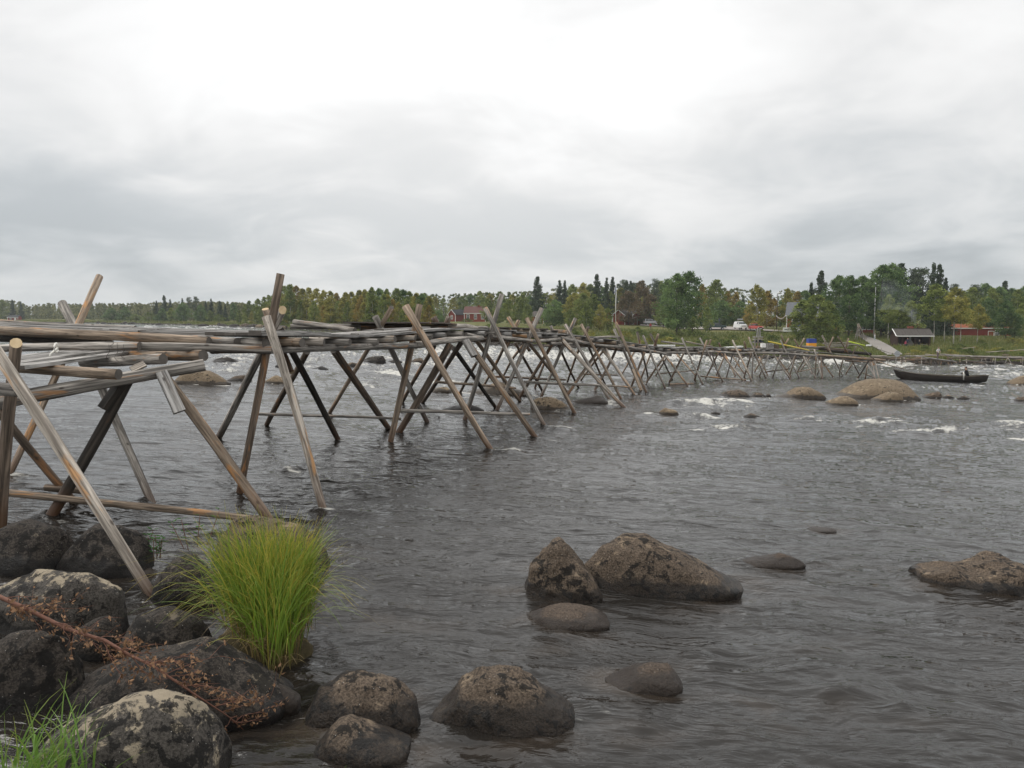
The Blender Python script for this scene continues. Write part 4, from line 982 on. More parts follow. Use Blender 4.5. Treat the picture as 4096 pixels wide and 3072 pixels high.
for k in range(7): m_.bar((q-.12, .2, (48+k*5)*s),(q+.12,.2,(53+k*5)*s),.03,.03); m_.bar((q+.12,.22,(48+k*5)*s),(q-.12,.22,(53+k*5)*s),.03,.03)
m_.bar((q-.14,.2,46*s),(q-.09,.2,84*s),.05,.05); m_.bar((q+.14,.2,46*s),(q+.09,.2,84*s),.05,.05)
m_.build('lattice_post', M['plank'], rk)
tp = MB(); a = P(3030,1388,60.2)
gv = []; nx = 9
for i in range(nx):
    for j in range(5):
        x = i/(nx-1); t = j/4; gv.append((a.x+x*.72, 60.9+t*.7, a.z+.34+.16*math.sin(x*3.0)*math.sin(t*3+.3)+.03*math.sin(x*17+t*9)))
tp.add(gv, [(i*5+j, (i+1)*5+j, (i+1)*5+j+1, i*5+j+1) for i in range(nx-1) for j in range(4)])
o = tp.build('tarpaulin', M['cl_navy'], None, smooth=True); sd = o.modifiers.new('thick', 'SOLIDIFY'); sd.thickness = .02
tag(o, 'dark blue tarpaulin bundled over the gear rack shelf', 'tarpaulin')

build_water()                       # the river, now that it is known what stands in it
# ------------------------------------------------------------------ trees
tr = random.Random(21); nr = np.random.default_rng(5)
def leaves_mesh(name, centres, radii, tones, per, size, mat, flatz=1.0, droop=0.0):
    n = len(centres)*per
    c = np.repeat(np.asarray(centres), per, 0); r = np.repeat(np.asarray(radii), per); t = np.repeat(np.asarray(tones), per)
    d = nr.normal(size=(n, 3)); d /= np.linalg.norm(d, axis=1)[:, None]; d *= (nr.random(n)**.45)[:, None]
    p = c+d*r[:, None]*np.array([1, 1, flatz]); p[:,2] -= droop*np.hypot(d[:,0], d[:,1])*r
    a = nr.normal(size=(n, 3)); a /= np.linalg.norm(a, axis=1)[:, None]
    b = np.cross(a, nr.normal(size=(n, 3))); b /= np.linalg.norm(b, axis=1)[:, None]
    s = size*(.6+.8*nr.random(n))
    a = a*s[:, None]; b = b*(s*.55)[:, None]
    V = np.stack([p-a, p-b*.9, p+a, p+b*.9], 1).reshape(-1, 3)
    me = bpy.data.meshes.new(name); me.vertices.add(4*n); me.vertices.foreach_set('co', V.astype(np.float32).ravel())
    me.loops.add(4*n); me.loops.foreach_set('vertex_index', np.arange(4*n, dtype=np.int32))
    me.polygons.add(n); me.polygons.foreach_set('loop_start', np.arange(0, 4*n, 4, dtype=np.int32)); me.update(calc_edges=True)
    fattr(me, 'tone', np.repeat(np.clip(t+nr.normal(size=n)*.16, 0, 1), 4)); me.materials.append(mat); return me
def trunk_mesh(name, H, r, mat, limbs, lean=.02):
    m = MB(); n = 6
    pts = [(math.sin(i*1.3)*lean*H*.5*(i/n), math.cos(i*.9)*lean*H*.5*(i/n), H*i/n) for i in range(n+1)]
    m.tube(pts, [r*(1-.9*i/n)+.01 for i in range(n+1)], 7)
    for (z, L, az, up) in limbs:
        k = z/H; i = min(n-1, int(k*n)); f = k*n-i
        b = Vector(pts[i]).lerp(Vector(pts[i+1]), f); dirv = Vector((math.cos(az), math.sin(az), up)).normalized()
        m.tube([b, b+dirv*L*.5, b+dirv*L+Vector((0,0,.12*L))], [r*(1-k)*.5+.015, r*(1-k)*.35+.012, .01], 5)
    return m.mesh(name, mat, True)
def limbs_for(H, z0, n, L): return [(H*(z0+(.92-z0)*i/n), L*(1-.6*i/n)*(.7+.5*tr.random()), tr.random()*6.3, .5+.5*tr.random()) for i in range(n)]
TYPES = {}
def deciduous(kind, H, R, z0, mat, bark, ncl, per, size, clr, shape='oval', rt=.14):
    cen, rad, ton = [], [], []
    lob = [(tr.random()*6.3, tr.random()) for _ in range(6)]
    while len(cen) < ncl:
        t = tr.random(); 
        if shape == 'oval': pr = max(.0, 1-t**2.3)**.72*min(1, .40+2.6*t)
        elif shape == 'cone': pr = (1-t)**.62*min(1, .35+t*4)
        else: pr = min(1, .55+t*3)*max(.0, 1-t**4)**.7
        az = tr.random()*6.283; q = (.35+.65*tr.random()**.5)
        wob = 1+.28*math.sin(az*2+lob[0][0]+t*5)+.18*math.sin(az*3+lob[1][0]-t*9)
        rr = R*pr*q*wob
        cen.append((rr*math.cos(az), rr*math.sin(az), H*(z0+(.97-z0)*t))); rad.append(clr*(.6+.7*tr.random())*(.55+.6*pr)); ton.append(tr.random())
    cr = leaves_mesh(kind+'_crown', cen, rad, ton, per, size, M[mat], .85, .15)
    tk = trunk_mesh(kind+'_trunk', H*.96, rt, M[bark], limbs_for(H, max(.18, z0), 9, R*.9))
    return cr, tk, H
def conifer(kind, H, R, mat, pine=False):
    cen, rad, ton = [], [], []
    if not pine:
        lv = 24
        for i in range(lv):
            t = (i+.5*tr.random())/lv; z = H*(.05+.95*t); L = R*(1-t)**.9*(.82+.4*tr.random())+.10
            nb = max(3, int(11*(1-t)+3))
            for k in range(nb):
                az = tr.random()*6.3; l2 = L*(.6+.55*tr.random())
                for s in (.12, .4, .65, .85, 1.0):
                    cen.append((l2*s*math.cos(az), l2*s*math.sin(az), z-.30*l2*s*(1.2-t)+tr.gauss(0, .12))); rad.append((.40+.16*(1-t))*(1.05-.32*s)); ton.append(tr.random()*.8)
        cr = leaves_mesh(kind+'_crown', cen, rad, ton, 7, .20, M[mat], .95)
    else:
        for i in range(46):
            t = tr.random(); az = tr.random()*6.3; L = R*(.25+.8*tr.random())*(1-.65*t)*(1.1 if t > .1 else .6)
            cen.append((L*math.cos(az), L*math.sin(az), H*(.38+.6*t)+.2*L)); rad.append(.75+.35*tr.random()); ton.append(tr.random())
        cr = leaves_mesh(kind+'_crown', cen, rad, ton, 55, .19, M[mat], .6)
    tk = trunk_mesh(kind+'_trunk', H*.97, .15, M['bark'], limbs_for(H, .3, 12, R*.8)); return cr, tk, H
def variants(kind, n, f, *a, **k): TYPES[kind] = [f(kind, *a, **k) for _ in range(n)]
variants('birch', 4, deciduous, 12, 2.4, .10, 'lf_birch', 'bark_birch', 105, 46, .20, .80, 'oval')
variants('tall_birch', 3, deciduous, 14, 2.2, .42, 'lf_birch', 'bark_birch', 80, 46, .20, .80, 'oval')
variants('tall_yellow_birch', 2, deciduous, 14, 2.2, .40, 'lf_yel', 'bark_birch', 80, 46, .20, .80, 'oval')
variants('yellow_birch', 3, deciduous, 12, 2.3, .10, 'lf_yel', 'bark_birch', 105, 46, .20, .80, 'oval')
variants('ochre_birch', 3, deciduous, 12, 2.3, .10, 'lf_och', 'bark_birch', 105, 44, .20, .80, 'oval')
variants('aspen', 3, deciduous, 14, 3.0, .13, 'lf_aspen', 'bark', 150, 46, .21, .92, 'col', rt=.2)
variants('rowan', 2, deciduous, 9, 2.8, .12, 'lf_rust', 'bark', 95, 44, .19, .85, 'oval')
variants('round_tree', 2, deciduous, 7, 2.6, .06, 'lf_aspen', 'bark', 105, 44, .18, .80, 'oval')
variants('spruce', 4, conifer, 13, 3.1, 'lf_spruce')
variants('pine', 3, conifer, 14, 2.7, 'lf_pine', pine=True)
variants('bush', 4, deciduous, 2.2, 1.35, .02, 'lf_bush', 'bark', 36, 40, .10, .42, 'oval', rt=.04)
variants('yellow_bush', 2, deciduous, 2.2, 1.35, .02, 'lf_yel', 'bark', 36, 40, .10, .42, 'oval', rt=.04)
NAMES = {'tall_birch': 'birch_tree', 'tall_yellow_birch': 'birch_tree', 'birch': 'birch_tree', 'yellow_birch': 'birch_tree', 'ochre_birch': 'birch_tree', 'aspen': 'aspen_tree', 'rowan': 'rowan_tree', 'round_tree': 'leafy_tree', 'spruce': 'spruce_tree', 'pine': 'pine_tree', 'bush': 'willow_bush', 'yellow_bush': 'willow_bush'}
def tree(kind, u, vt, d, label, group=None, wide=1.0, cat=None, sink=.15):
    b = land(u, d); H = max(.6, ztop(u, vt, d)-b.z)
    vi = tr.randrange(len(TYPES[kind])); cr, tk, h0 = TYPES[kind][vi]
    r = thing(NAMES[kind], (b.x, b.y, b.z-sink), label, cat or ('bush' if 'bush' in kind else 'tree'), group, tr.random()*6.3)
    s = (H+sink)/h0
    for nm, me in (('trunk', tk), ('crown', cr)):
        o = obj(nm, me, r); sw = s*wide*(.9+.2*tr.random()); o.scale = (sw, sw, s)
        if nm == 'trunk': o.scale = (s, s, s)
    return r
# birch wood behind the left of the walkway
WOOD = [(985,1212),(1002,1203),(1035,1195),(1062,1186),(1080,1178),(1100,1170),(1120,1150),(1142,1140),(1165,1132),(1190,1140),(1215,1150),(1240,1145),(1270,1152),(1300,1160),(1326,1158),(1350,1168),(1385,1162),(1410,1164),(1440,1156),(1465,1152),(1490,1148),(1520,1150),(1550,1153),(1590,1150),(1615,1158),(1640,1162),(1668,1166),(1690,1170),(1715,1178)]
for i, (u, v) in enumerate(WOOD):
    kind = ('birch' if u < 1200 or 1470 < u < 1660 else 'yellow_birch') if i % 3 else ('birch' if u < 1180 else 'ochre_birch' if u < 1480 and i % 2 else 'yellow_birch' if u < 1480 else 'aspen')
    d = lerp_tab(SHORE, u)+26+tr.random()*22
    lab = {'birch': 'green birch in the dense birch wood behind the left deck', 'yellow_birch': 'yellowing birch in the dense birch wood behind the left deck', 'ochre_birch': 'ochre brown birch in the dense birch wood behind the left deck', 'aspen': 'tall green aspen rising behind the yellow birch wood'}[kind]
    tree(kind, u, v+tr.uniform(-3, 4), d, lab, 'birch wood behind the left deck: '+kind.replace('_', ' '), 1.05)
for i in range(34):
    u = 960+i*23+tr.uniform(-8, 8); kind = ['yellow_birch', 'birch', 'yellow_birch', 'ochre_birch', 'yellow_birch', 'birch'][i % 6] if u > 1180 else ['birch', 'birch', 'yellow_birch'][i % 3]
    vt = lerp_tab(WOOD, u)+22+tr.random()*42; d = lerp_tab(SHORE, u)+10+tr.random()*14
    tree(kind, u, vt, d, {'birch': 'shorter green birch at the water side of the birch wood', 'yellow_birch': 'shorter yellow birch at the water side of the birch wood', 'ochre_birch': 'shorter ochre birch at the water side of the birch wood'}[kind], 'front birches of the wood: '+kind.replace('_', ' '), 1.1)
# far left shore: individual conifers and bushes over a forest mass
for (u, v, k, l) in ((663,1180,'spruce','tallest spruce on the far left shore'),(632,1203,'spruce','small spruce just left of the tallest far shore spruce'),(687,1196,'spruce','dark spruce just right of the tallest far shore spruce'),(735,1194,'spruce','slim spruce midway along the far left shore'),
        (764,1189,'pine','left one of two bushy pines on the far left shore'),(790,1187,'pine','right one of two bushy pines on the far left shore'),(829,1204,'spruce','thin spruce right of the two bushy pines'),(850,1194,'spruce','spruce peak standing clear right of the bushy pines'),
        (884,1203,'spruce','wide dark spruce near the right end of the far left shore'),(905,1215,'spruce','lower dark spruce beside the wide dark one'),(940,1212,'aspen','leafy tree between the dark spruces and the birch wood'),(58,1198,'spruce','dark spruce above the tiny red cabin'),(20,1197,'birch','broad dark tree at the left edge of the far shore'),(92,1208,'spruce','small spruce right of the tiny red cabin')):
    tree(k, u, v, lerp_tab(SHORE, u)+55, l, None, 1.0 if k != 'birch' else 1.5)
for (u, v, k, l, wd) in ((450,1231,'round_tree','dark round tree left of the slanting post on the far shore',1.4),(505,1228,'round_tree','dark round tree right of its darker neighbour on the far shore',1.2),(548,1257,'bush','pale green willow clump on the far left shore',2.0),(600,1250,'bush','olive willow clump right of the pale one',1.6),(655,1232,'round_tree','green round tree below the tallest far spruce',1.1),(690,1230,'birch','light green birch below the far spruces',1.5),
        (738,1210,'round_tree','big dark round tree below the slim spruce',1.0),(700,1264,'bush','low dark bush at the water on the far left shore',1.6),(655,1273,'bush','lowest bush at the water on the far left shore',1.8),(808,1216,'round_tree','green tree half covering the white house',.8),(845,1240,'birch','pale green bush right of the white house',1.4),(880,1257,'bush','bush below the wide dark spruce',1.5)):
    tree(k, u, v, lerp_tab(SHORE, u)+28, l, None, wd)
def forest(name, u0, u1, tops, dn, df, n, per, size, label=None, mat='lf_far'):
    cen, rad, ton = [], [], []
    for i in range(n):
        u = tr.uniform(u0, u1); k = tr.random(); d = lerp_tab(SHORE, u)+dn+(df-dn)*k; b = land(u, d)
        H = max(2, ztop(u, lerp_tab(tops, u)+tr.uniform(0, 16), d)-b.z); con = tr.random() < .35; t0 = tr.random()
        for j in range(6):
            t = j/5; R = (H*.12*(1-t)+.3) if con else H*.2*math.sin(math.pi*(.15+.8*t))
            az = tr.random()*6.3
            cen.append((b.x+R*.6*math.cos(az), b.y+R*.6*math.sin(az), b.z+H*(.08+.9*t))); rad.append(R*1.1+.2); ton.append(t0*.5+(.0 if con else .4)*tr.random())
    me = leaves_mesh(name, cen, rad, ton, per, size, M[mat], .9); o = obj(name, me); tag(o, kind='stuff'); return o
forest('far_forest', -250, 990, [(-250,1200),(0,1198),(90,1206),(110,1222),(200,1214),(320,1216),(420,1212),(520,1214),(640,1212),(760,1206),(900,1208),(990,1215)], 70, 170, 620, 12, .75)
forest('far_forest', 960, 4300, [(960,1215),(1700,1180),(1780,1175),(2000,1170),(2300,1150),(2500,1135),(2900,1150),(3200,1160),(3400,1170),(3700,1160),(4300,1170)], 235, 330, 700, 14, .6, mat='lf_far')
# right side, prominent trees
R_ = tree
R_('spruce',2150,1104,255,'tall dark spruce standing alone above the wood left of the flag',None,1.15)
R_('round_tree',2218,1199,215,'round deep green tree left of the flagpole beside the brown hut',None,1.25)
R_('spruce',2237,1122,262,'dark spruce right of the round green tree'); R_('spruce',2258,1122,280,'slim spruce directly behind its darker neighbour',None,.8)
R_('spruce',2385,1097,250,'tall layered spruce left of the flag',None,1.05); R_('spruce',2424,1112,262,'dark spruce between the layered spruce and the flag')
R_('spruce',2448,1108,268,'thin spruce just left of the flag top'); R_('spruce',2504,1122,262,'pointed spruce right of the flag'); R_('spruce',2520,1122,270,'second pointed spruce right of the flag')
R_('pine',2487,1120,280,'small pine behind the flag'); R_('pine',2535,1128,270,'pine right of the two pointed spruces')
R_('rowan',2562,1117,236,'tall reddish brown tree right of the flag',None,.75); R_('rowan',2512,1158,220,'broad rust coloured tree above the red shed',None,1.1); R_('rowan',2600,1175,222,'rust coloured tree above the pale parked cars',None,1.25)
R_('pine',2615,1116,275,'airy pine left of the big aspen'); R_('aspen',2665,1112,225,'dull green tree behind the left side of the big aspen',None,.9)
R_('aspen',2705,1092,165,'left crown of the big green aspen by the road',None,1.15); R_('aspen',2752,1080,168,'right and taller crown of the big green aspen by the road',None,1.05)
R_('bush',2770,1272,158,'young birch below the big aspen near the water',None,.85)
R_('birch',2826,1225,178,'slim birch standing left of the dark green estate car',None,1.1)
R_('ochre_birch',2805,1135,235,'ochre birch right of the big aspen'); R_('birch',2860,1114,225,'tall dull green birch behind the statue',None,1.15); R_('ochre_birch',2905,1160,228,'ochre birch above the statue'); R_('ochre_birch',2940,1166,232,'ochre birch above the white van')
R_('round_tree',2885,1200,216,'leafy green tree behind the statue',None,1.35); R_('round_tree',2955,1205,216,'bright green leafy tree behind the white van',None,1.3); R_('spruce',2968,1180,250,'tiny dark spruce tip right of the ochre birches',None,.6)
R_('yellow_birch',3025,1130,185,'tall airy birch behind the red car',None,1.05); R_('ochre_birch',3065,1160,205,'rusty ochre birch right of the airy birch',None,1.25); R_('ochre_birch',3000,1205,205,'ochre birch left of the airy birch',None,1.1); R_('ochre_birch',3092,1190,212,'rusty birch beside the lamp post',None,1.05)
R_('yellow_birch',3147,1150,205,'pale yellow birch behind the yellow brown house'); R_('ochre_birch',3182,1163,208,'ochre birch behind the roof of the yellow brown house',None,1.2); R_('round_tree',3118,1200,225,'small dark tree right of the lamp post',None,.8)
R_('spruce',3277,1080,215,'big dark spruce behind the yellow brown house',None,1.15); R_('spruce',3238,1129,222,'smaller dark spruce left of the big one'); R_('aspen',3215,1160,215,'dull green tree below the smaller dark spruce',None,1.1)
R_('birch',3262,1175,148,'wide light green tree in front of the yellow brown house',None,1.7); R_('birch',3204,1198,150,'lower green tree covering the left half of the house',None,1.6); R_('birch',3310,1200,150,'lower green tree covering the right half of the house',None,1.4); R_('bush',3262,1290,146,'dark leafy shrub below the wide light green tree',None,1.2)
R_('aspen',3350,1100,172,'left crown of the dark aspen pair beside the house',None,1.1); R_('aspen',3392,1098,168,'middle crown of the dark aspen pair beside the house',None,1.0); R_('aspen',3440,1102,176,'right crown of the dark aspens left of the white mast',None,1.0)
R_('aspen',3520,1058,172,'tall dark aspen right of the white mast',None,1.15); R_('aspen',3555,1048,176,'tallest aspen behind the smoke',None,1.1); R_('spruce',3596,1055,178,'tall spruce with drooping boughs right of the tallest aspen',None,1.35)
R_('pine',3652,1078,182,'airy pine left of the twin spruces',None,1.0); R_('pine',3680,1068,184,'tall pine touching the twin spruces',None,1.1); R_('spruce',3722,1052,186,'left one of the twin dark spruces',None,.75); R_('spruce',3746,1054,187,'right one of the twin dark spruces',None,.8); R_('spruce',3772,1112,186,'short spruce right of the twin spruces',None,.9)
R_('birch',3640,1200,165,'green birch behind the smoking shelter',None,1.3); R_('birch',3590,1210,165,'green birch left of the shelter chimney',None,1.3); R_('tall_birch',3550,1175,160,'light green birch with a pale trunk left of the shelter',None,1.25)
R_('tall_birch',3733,1130,150,'birch with a pale trunk right of the shelter',None,1.2); R_('tall_yellow_birch',3812,1143,146,'yellowing birch with a white trunk on the meadow',None,1.25); R_('tall_yellow_birch',3840,1170,156,'yellow birch touching the taller yellowing one',None,1.3); R_('tall_yellow_birch',3907,1212,150,'short yellow green birch right on the meadow',None,1.3); R_('tall_birch',3775,1160,160,'green birch between the two pale trunks',None,1.2)
for i, (u, v, k) in enumerate(((3800,1138,'pine'),(3880,1145,'birch'),(3895,1140,'pine'),(3930,1130,'aspen'),(3960,1150,'birch'),(3990,1145,'aspen'),(4008,1122,'spruce'),(4035,1150,'aspen'),(4062,1155,'birch'),(4092,1140,'aspen'),(4130,1150,'birch'),(3945,1190,'aspen'),(4020,1200,'aspen'),(4080,1210,'birch'),(4120,1190,'aspen'),(3985,1230,'birch'),(4055,1250,'aspen'))):
    R_(k, u, v, (203 if i < 11 else 170)+(i % 4)*6, {'pine': 'pine in the green wood at the right edge', 'birch': 'green birch in the wood at the right edge', 'aspen': 'dark aspen in the wood at the right edge', 'spruce': 'spruce tip above the wood at the right edge'}[k], 'wood at the right edge: '+k, 1.15)
MID = [(1700,1170),(1740,1180),(1775,1190),(1815,1190),(1850,1180),(1885,1178),(1920,1165),(1960,1165),(2000,1163),(2050,1172),(2090,1165),(2120,1178),(2180,1165),(2210,1170),(2290,1130),(2330,1125),(2360,1135),(2410,1150),(2440,1165),(2480,1150),(2540,1140),(2580,1150),(2640,1120),(2660,1140)]
for i, (u, v) in enumerate(MID):
    k = ['birch', 'yellow_birch', 'birch', 'yellow_birch', 'birch', 'aspen'][i % 6]
    R_(k, u, v+tr.uniform(-4, 6), (262 if not 1730 < u < 2010 else 325)+(i % 3)*16, {'birch': 'green birch in the wood behind the red houses', 'yellow_birch': 'yellowing birch in the wood behind the red houses', 'ochre_birch': 'ochre birch in the wood behind the red houses', 'aspen': 'aspen in the wood behind the red houses'}[k], 'wood behind the red houses: '+k.replace('_', ' '), 1.25)
for i, (u, v, k, d) in enumerate(((1755,1240,'round_tree',240),(1730,1225,'birch',235),(1990,1215,'birch',222),(1988,1222,'yellow_birch',240),(2035,1195,'birch',230),(2075,1188,'birch',226),(2110,1215,'birch',220),(2290,1165,'yellow_birch',205),(2330,1170,'birch',200),(2375,1175,'birch',198),(2400,1215,'yellow_birch',186),(2345,1215,'birch',184),(2280,1235,'birch',190),(2430,1230,'birch',188),(2640,1215,'birch',214),(2680,1240,'birch',200),(2160,1235,'birch',226),(2545,1230,'rowan',226),(2580,1238,'round_tree',224))):
    R_(k, u, v, d, {'birch': 'green birch among the houses left of the big aspen', 'yellow_birch': 'yellow green birch among the houses left of the big aspen', 'round_tree': 'dark leafy tree among the houses left of the big aspen', 'rowan': 'small rust coloured tree beside the red shed'}[k], 'trees among the houses: '+k.replace('_', ' ') if k != 'rowan' else None, 1.3)
# bushes on the bank
for i in range(120):
    u = tr.uniform(1880, 4200); d0 = lerp_tab(SHORE, u); d = d0+tr.choice([4, 8, 14, 22, 30, 42])+tr.random()*7
    if 3420 < u < 3630 and d > 112: continue
    if 3560 < u < 3740 and d > 132: continue
    if 2800 < u < 3060 and d > 176: continue
    b = land(u, d); k = 'yellow_bush' if tr.random() < .22 else 'bush'
    h = tr.uniform(.6, 1.5)*(1.1 if u < 3300 else .75)
    R_(k, u, 1265+(CAM_H-b.z-h)/d*FPX, d, 'green willow bush on the grassy far bank' if k == 'bush' else 'yellowing willow bush on the grassy far bank', 'willow bushes on the far bank' if k == 'bush' else 'yellowing bushes on the far bank', tr.uniform(1.2, 2.2))
for i in range(26):
    u = tr.uniform(1000, 1900); d = lerp_tab(SHORE, u)+3+tr.random()*6; b = land(u, d)
    R_('bush', u, 1265+(CAM_H-b.z-tr.uniform(.8, 1.8))/d*FPX, d, 'low bush at the foot of the birch wood', 'bushes at the foot of the birch wood', 2.0)
R_('birch',1952,1192,262,'green birch covering the right end of the bright red house',None,1.25)
R_('bush',1870,1273,284,'dark round bush in front of the joint of the red houses',None,2.0)
# meadow grass on the far bank
def meadow(name, n, ufn, dfn, h0, h1, wid):
    u = ufn(n); ds0 = np.interp(u, [s[0] for s in SHORE], [s[1] for s in SHORE]); dd0 = dfn(n); D_ = ds0+dd0
    pl_ = np.interp(D_, [118, 139, 158, 178], [3546, 3490, 3458, 3420]); pr_ = np.interp(D_, [118, 178], [3604, 3442]); ok = ~((u > pl_-4) & (u < np.interp(D_, [118, 131, 148, 168, 180], [3612, 3579, 3541, 3484, 3446])) & (D_ > 115) & (D_ < 180))
    ok &= ~((u > 2780) & (u < 3090) & (D_ > 176) & (D_ < 222)); u = u[ok]; dd0 = dd0[ok]; n = len(u)
    ds = np.interp(u, [s[0] for s in SHORE], [s[1] for s in SHORE]); d = ds+dd0
    X = (u-2048)/FPX*d; Z = np.array([terr(a, b) for a, b in zip(X, d)])
    az = nr.random(n)*6.283; h = h0+(h1-h0)*nr.random(n)**1.5; lean = nr.normal(size=(n, 2))*.22
    wx, wy = np.cos(az)*wid, np.sin(az)*wid
    p = np.c_[X, d, Z-.05]
    a = p+np.c_[wx, wy, 0*X]; b = p-np.c_[wx, wy, 0*X]; t = p+np.c_[lean*h[:, None], h]
    V = np.stack([a, b, t], 1).reshape(-1, 3); F = np.arange(3*n).reshape(n, 3)
    me = bpy.data.meshes.new(name); me.vertices.add(3*n); me.vertices.foreach_set('co', V.astype(np.float32).ravel()); me.loops.add(3*n); me.loops.foreach_set('vertex_index', F.ravel().astype(np.int32))
    me.polygons.add(n); me.polygons.foreach_set('loop_start', np.arange(0, 3*n, 3, dtype=np.int32)); me.update(calc_edges=True)
    fattr(me, 'along', np.tile([0, 0, 1.], n)); clump = np.clip(.45+.9*pnoise(np.c_[X*.16, d*.16, 0*X+2.2])+.18*nr.normal(size=n), 0, 1); fattr(me, 'tone', np.repeat(clump, 3)); me.materials.append(M['meadow'])
    o = obj(name, me); tag(o, kind='stuff')
def ufar(n):
    u = nr.uniform(1860, 4300, n); return u
def dfar(n): return 1.5+nr.random(n)**1.3*75
meadow('meadow_grass', 46000, ufar, dfar, .25, .85, .07)
meadow('shore_grass', 16000, lambda n: nr.uniform(-300, 1900, n), lambda n: 1+nr.random(n)*26, .3, .9, .16)

# ------------------------------------------------------------------ shore stones
SHM = []
for k in range(5):
    V, F = ICO[2]; V = V.copy(); V *= np.array([1, .8, .62]); V = V*(1+.30*fbm(V*1.3+k*9, 3, .6))[:, None]
    SHM.append((V, F))
SHMESH = {(k, m): mesh_of('shore_stone', V, F, M[m], smooth=True) for k, (V, F) in enumerate(SHM) for m in ('rock_dark', 'rock_brown', 'rock_tan')}
def shore_stone(u, e, s, m, label, group):
    d = lerp_tab(SHORE, u)+e; b = land(u, d); o = obj('shore_stone', SHMESH[(tr.randrange(5), m)], None, (b.x, b.y, max(b.z, zw(b.x, d))+s*.1))
    o.scale = (s*tr.uniform(.8, 1.6), s, s*tr.uniform(.6, .9)); o.rotation_euler = (0, 0, tr.random()*6.3); tag(o, label, 'rock', group)
for i in range(150):
    u = tr.uniform(1900, 4180); m = 'rock_dark' if tr.random() < .75 else 'rock_brown'
    shore_stone(u, tr.uniform(-1.8, 2.6), tr.uniform(.22, .75), m, 'dark stone along the water line of the far bank' if m == 'rock_dark' else 'brown stone along the water line of the far bank', 'dark stones along the far bank' if m == 'rock_dark' else 'brown stones along the far bank')
for i in range(40):
    u = tr.uniform(980, 1140); shore_stone(u, tr.uniform(-7, 1), tr.uniform(.5, 1.9), tr.choice(['rock_brown', 'rock_tan', 'rock_dark']), 'stone in the heap at the point left of the birch wood', 'stones at the point below the birch wood')
for i in range(34):
    u = tr.uniform(250, 1000); shore_stone(u, tr.uniform(-30, 3), tr.uniform(.6, 1.5), 'rock_dark', 'dark stone in the far left rapids', 'dark stones in the far left rapids')
for (u, e, s, l) in ((3640,8,.5,'grey stone on the grass left of the shelter front'),(2545,6,.6,'grey stone on the bank below the flag'),(3000,2,.7,'large pale stone at the water behind the gear rack'),(2960,3,.6,'large pale stone behind the far deck posts'),(3885,9,.45,'grey stone in the grass behind the platform'),(4020,7,.6,'brown stone in the grass near the right edge')):
    d = lerp_tab(SHORE, u)+e; b = land(u, d); o = obj('bank_stone', SHMESH[(tr.randrange(5), 'rock_tan' if 'pale' in l or 'grey' in l else 'rock_brown')], None, (b.x, d, b.z+s*.25)); o.scale = (s*1.5, s, s*.8); tag(o, l, 'rock')

# ------------------------------------------------------------------ foreground plants
def blades(name, roots, mat, Lf, wid, leanf, n, seg=7, curl=1.0):
    V, F, al, to = [], [], [], []
    for i in range(n):
        r, L = roots(i), Lf(i); lx, ly, st = leanf(i, r); tone = tr.random(); az = tr.random()*6.28
        wv = Vector((math.cos(az), math.sin(az), 0)); p = Vector(r); tl = Vector((lx*.15, ly*.15, 1)).normalized(); b = len(V)
        for k in range(seg+1):
            t = k/seg; wd = wid*(1-t**1.6)*(.6+.8*min(1, t*4))+.0006
            V.append(tuple(p-wv*wd)); V.append(tuple(p+wv*wd)); al += [t, t]; to += [tone, tone]
            tl = (tl+Vector((lx, ly, -st*t*1.6))*(curl/seg)).normalized(); p = p+tl*(L/seg)
        for k in range(seg): F.append((b+2*k, b+2*k+1, b+2*k+3, b+2*k+2))
    me = mesh_of(name, V, F, M[mat], smooth=True); fattr(me, 'along', al); fattr(me, 'tone', to); return me
sroot = P(1010, 2570, 6.3); sg = thing('sedge_clump', (sroot.x, sroot.y, 0.1), 'large yellow green sedge clump on the dark rocks beside the water', 'grass clump')
def sroots(i):
    t = tr.random(); k = tr.random()**.8
    # roots spread over the rock from upper left to the water's edge at lower right
    a = Vector((-2.36, 6.55)); b = Vector((-1.66, 5.62)); c = Vector((-1.80, 7.0))
    q = a.lerp(b, t).lerp(c, k*.80)+Vector((tr.gauss(0, .05), tr.gauss(0, .05)))
    return (q.x-sroot.x, q.y-sroot.y, .06+.16*(1-t)*(1-k)+tr.uniform(-.05, .03))
def sl(i, r):
    out = r[0]*.75
    return (out-.08+tr.gauss(0, .27), -.12+tr.gauss(0, .28), tr.uniform(.5, 2.6) if tr.random() < .5 else tr.uniform(.3, 1.0))
o = obj('blades', blades('blades', sroots, 'sedge', lambda i: tr.uniform(.36, .97), .0034, sl, 2700), sg); tag(o, kind='stuff')
def sl2(i, r): return (tr.choice([-1, -1, -1, 1])*tr.uniform(.5, 1.3), -.35+tr.gauss(0, .3), tr.uniform(1.6, 3.2))
o = obj('drooping_blades', blades('drooping_blades', sroots, 'sedge', lambda i: tr.uniform(.6, 1.05), .0034, sl2, 240), sg); tag(o, kind='stuff')
def sl3(i, r): return (tr.gauss(0, .5), -.6+tr.gauss(0, .3), tr.uniform(1.5, 3.5))
o = obj('dead_blades', blades('dead_blades', sroots, 'straw', lambda i: tr.uniform(.2, .5), .0034, sl3, 900), sg); tag(o, kind='stuff')
V, F = ICO[4]; V = V*np.array([.34, .62, .15]); V = V*(1+.3*fbm(V*5, 3))[:, None]
me = mesh_of('tussock', V, F, plain('moss_and_dead_sedge', (.045, .036, .018), .95, .1, .8, 30), smooth=True); o = obj('tussock', me, sg, (.0, .28, -.12)); o.rotation_euler = (0, 0, .62)
gr = thing('grass_tuft', (-2.28, 3.7, .3), 'bright green grass tuft in the bottom left corner', 'grass')
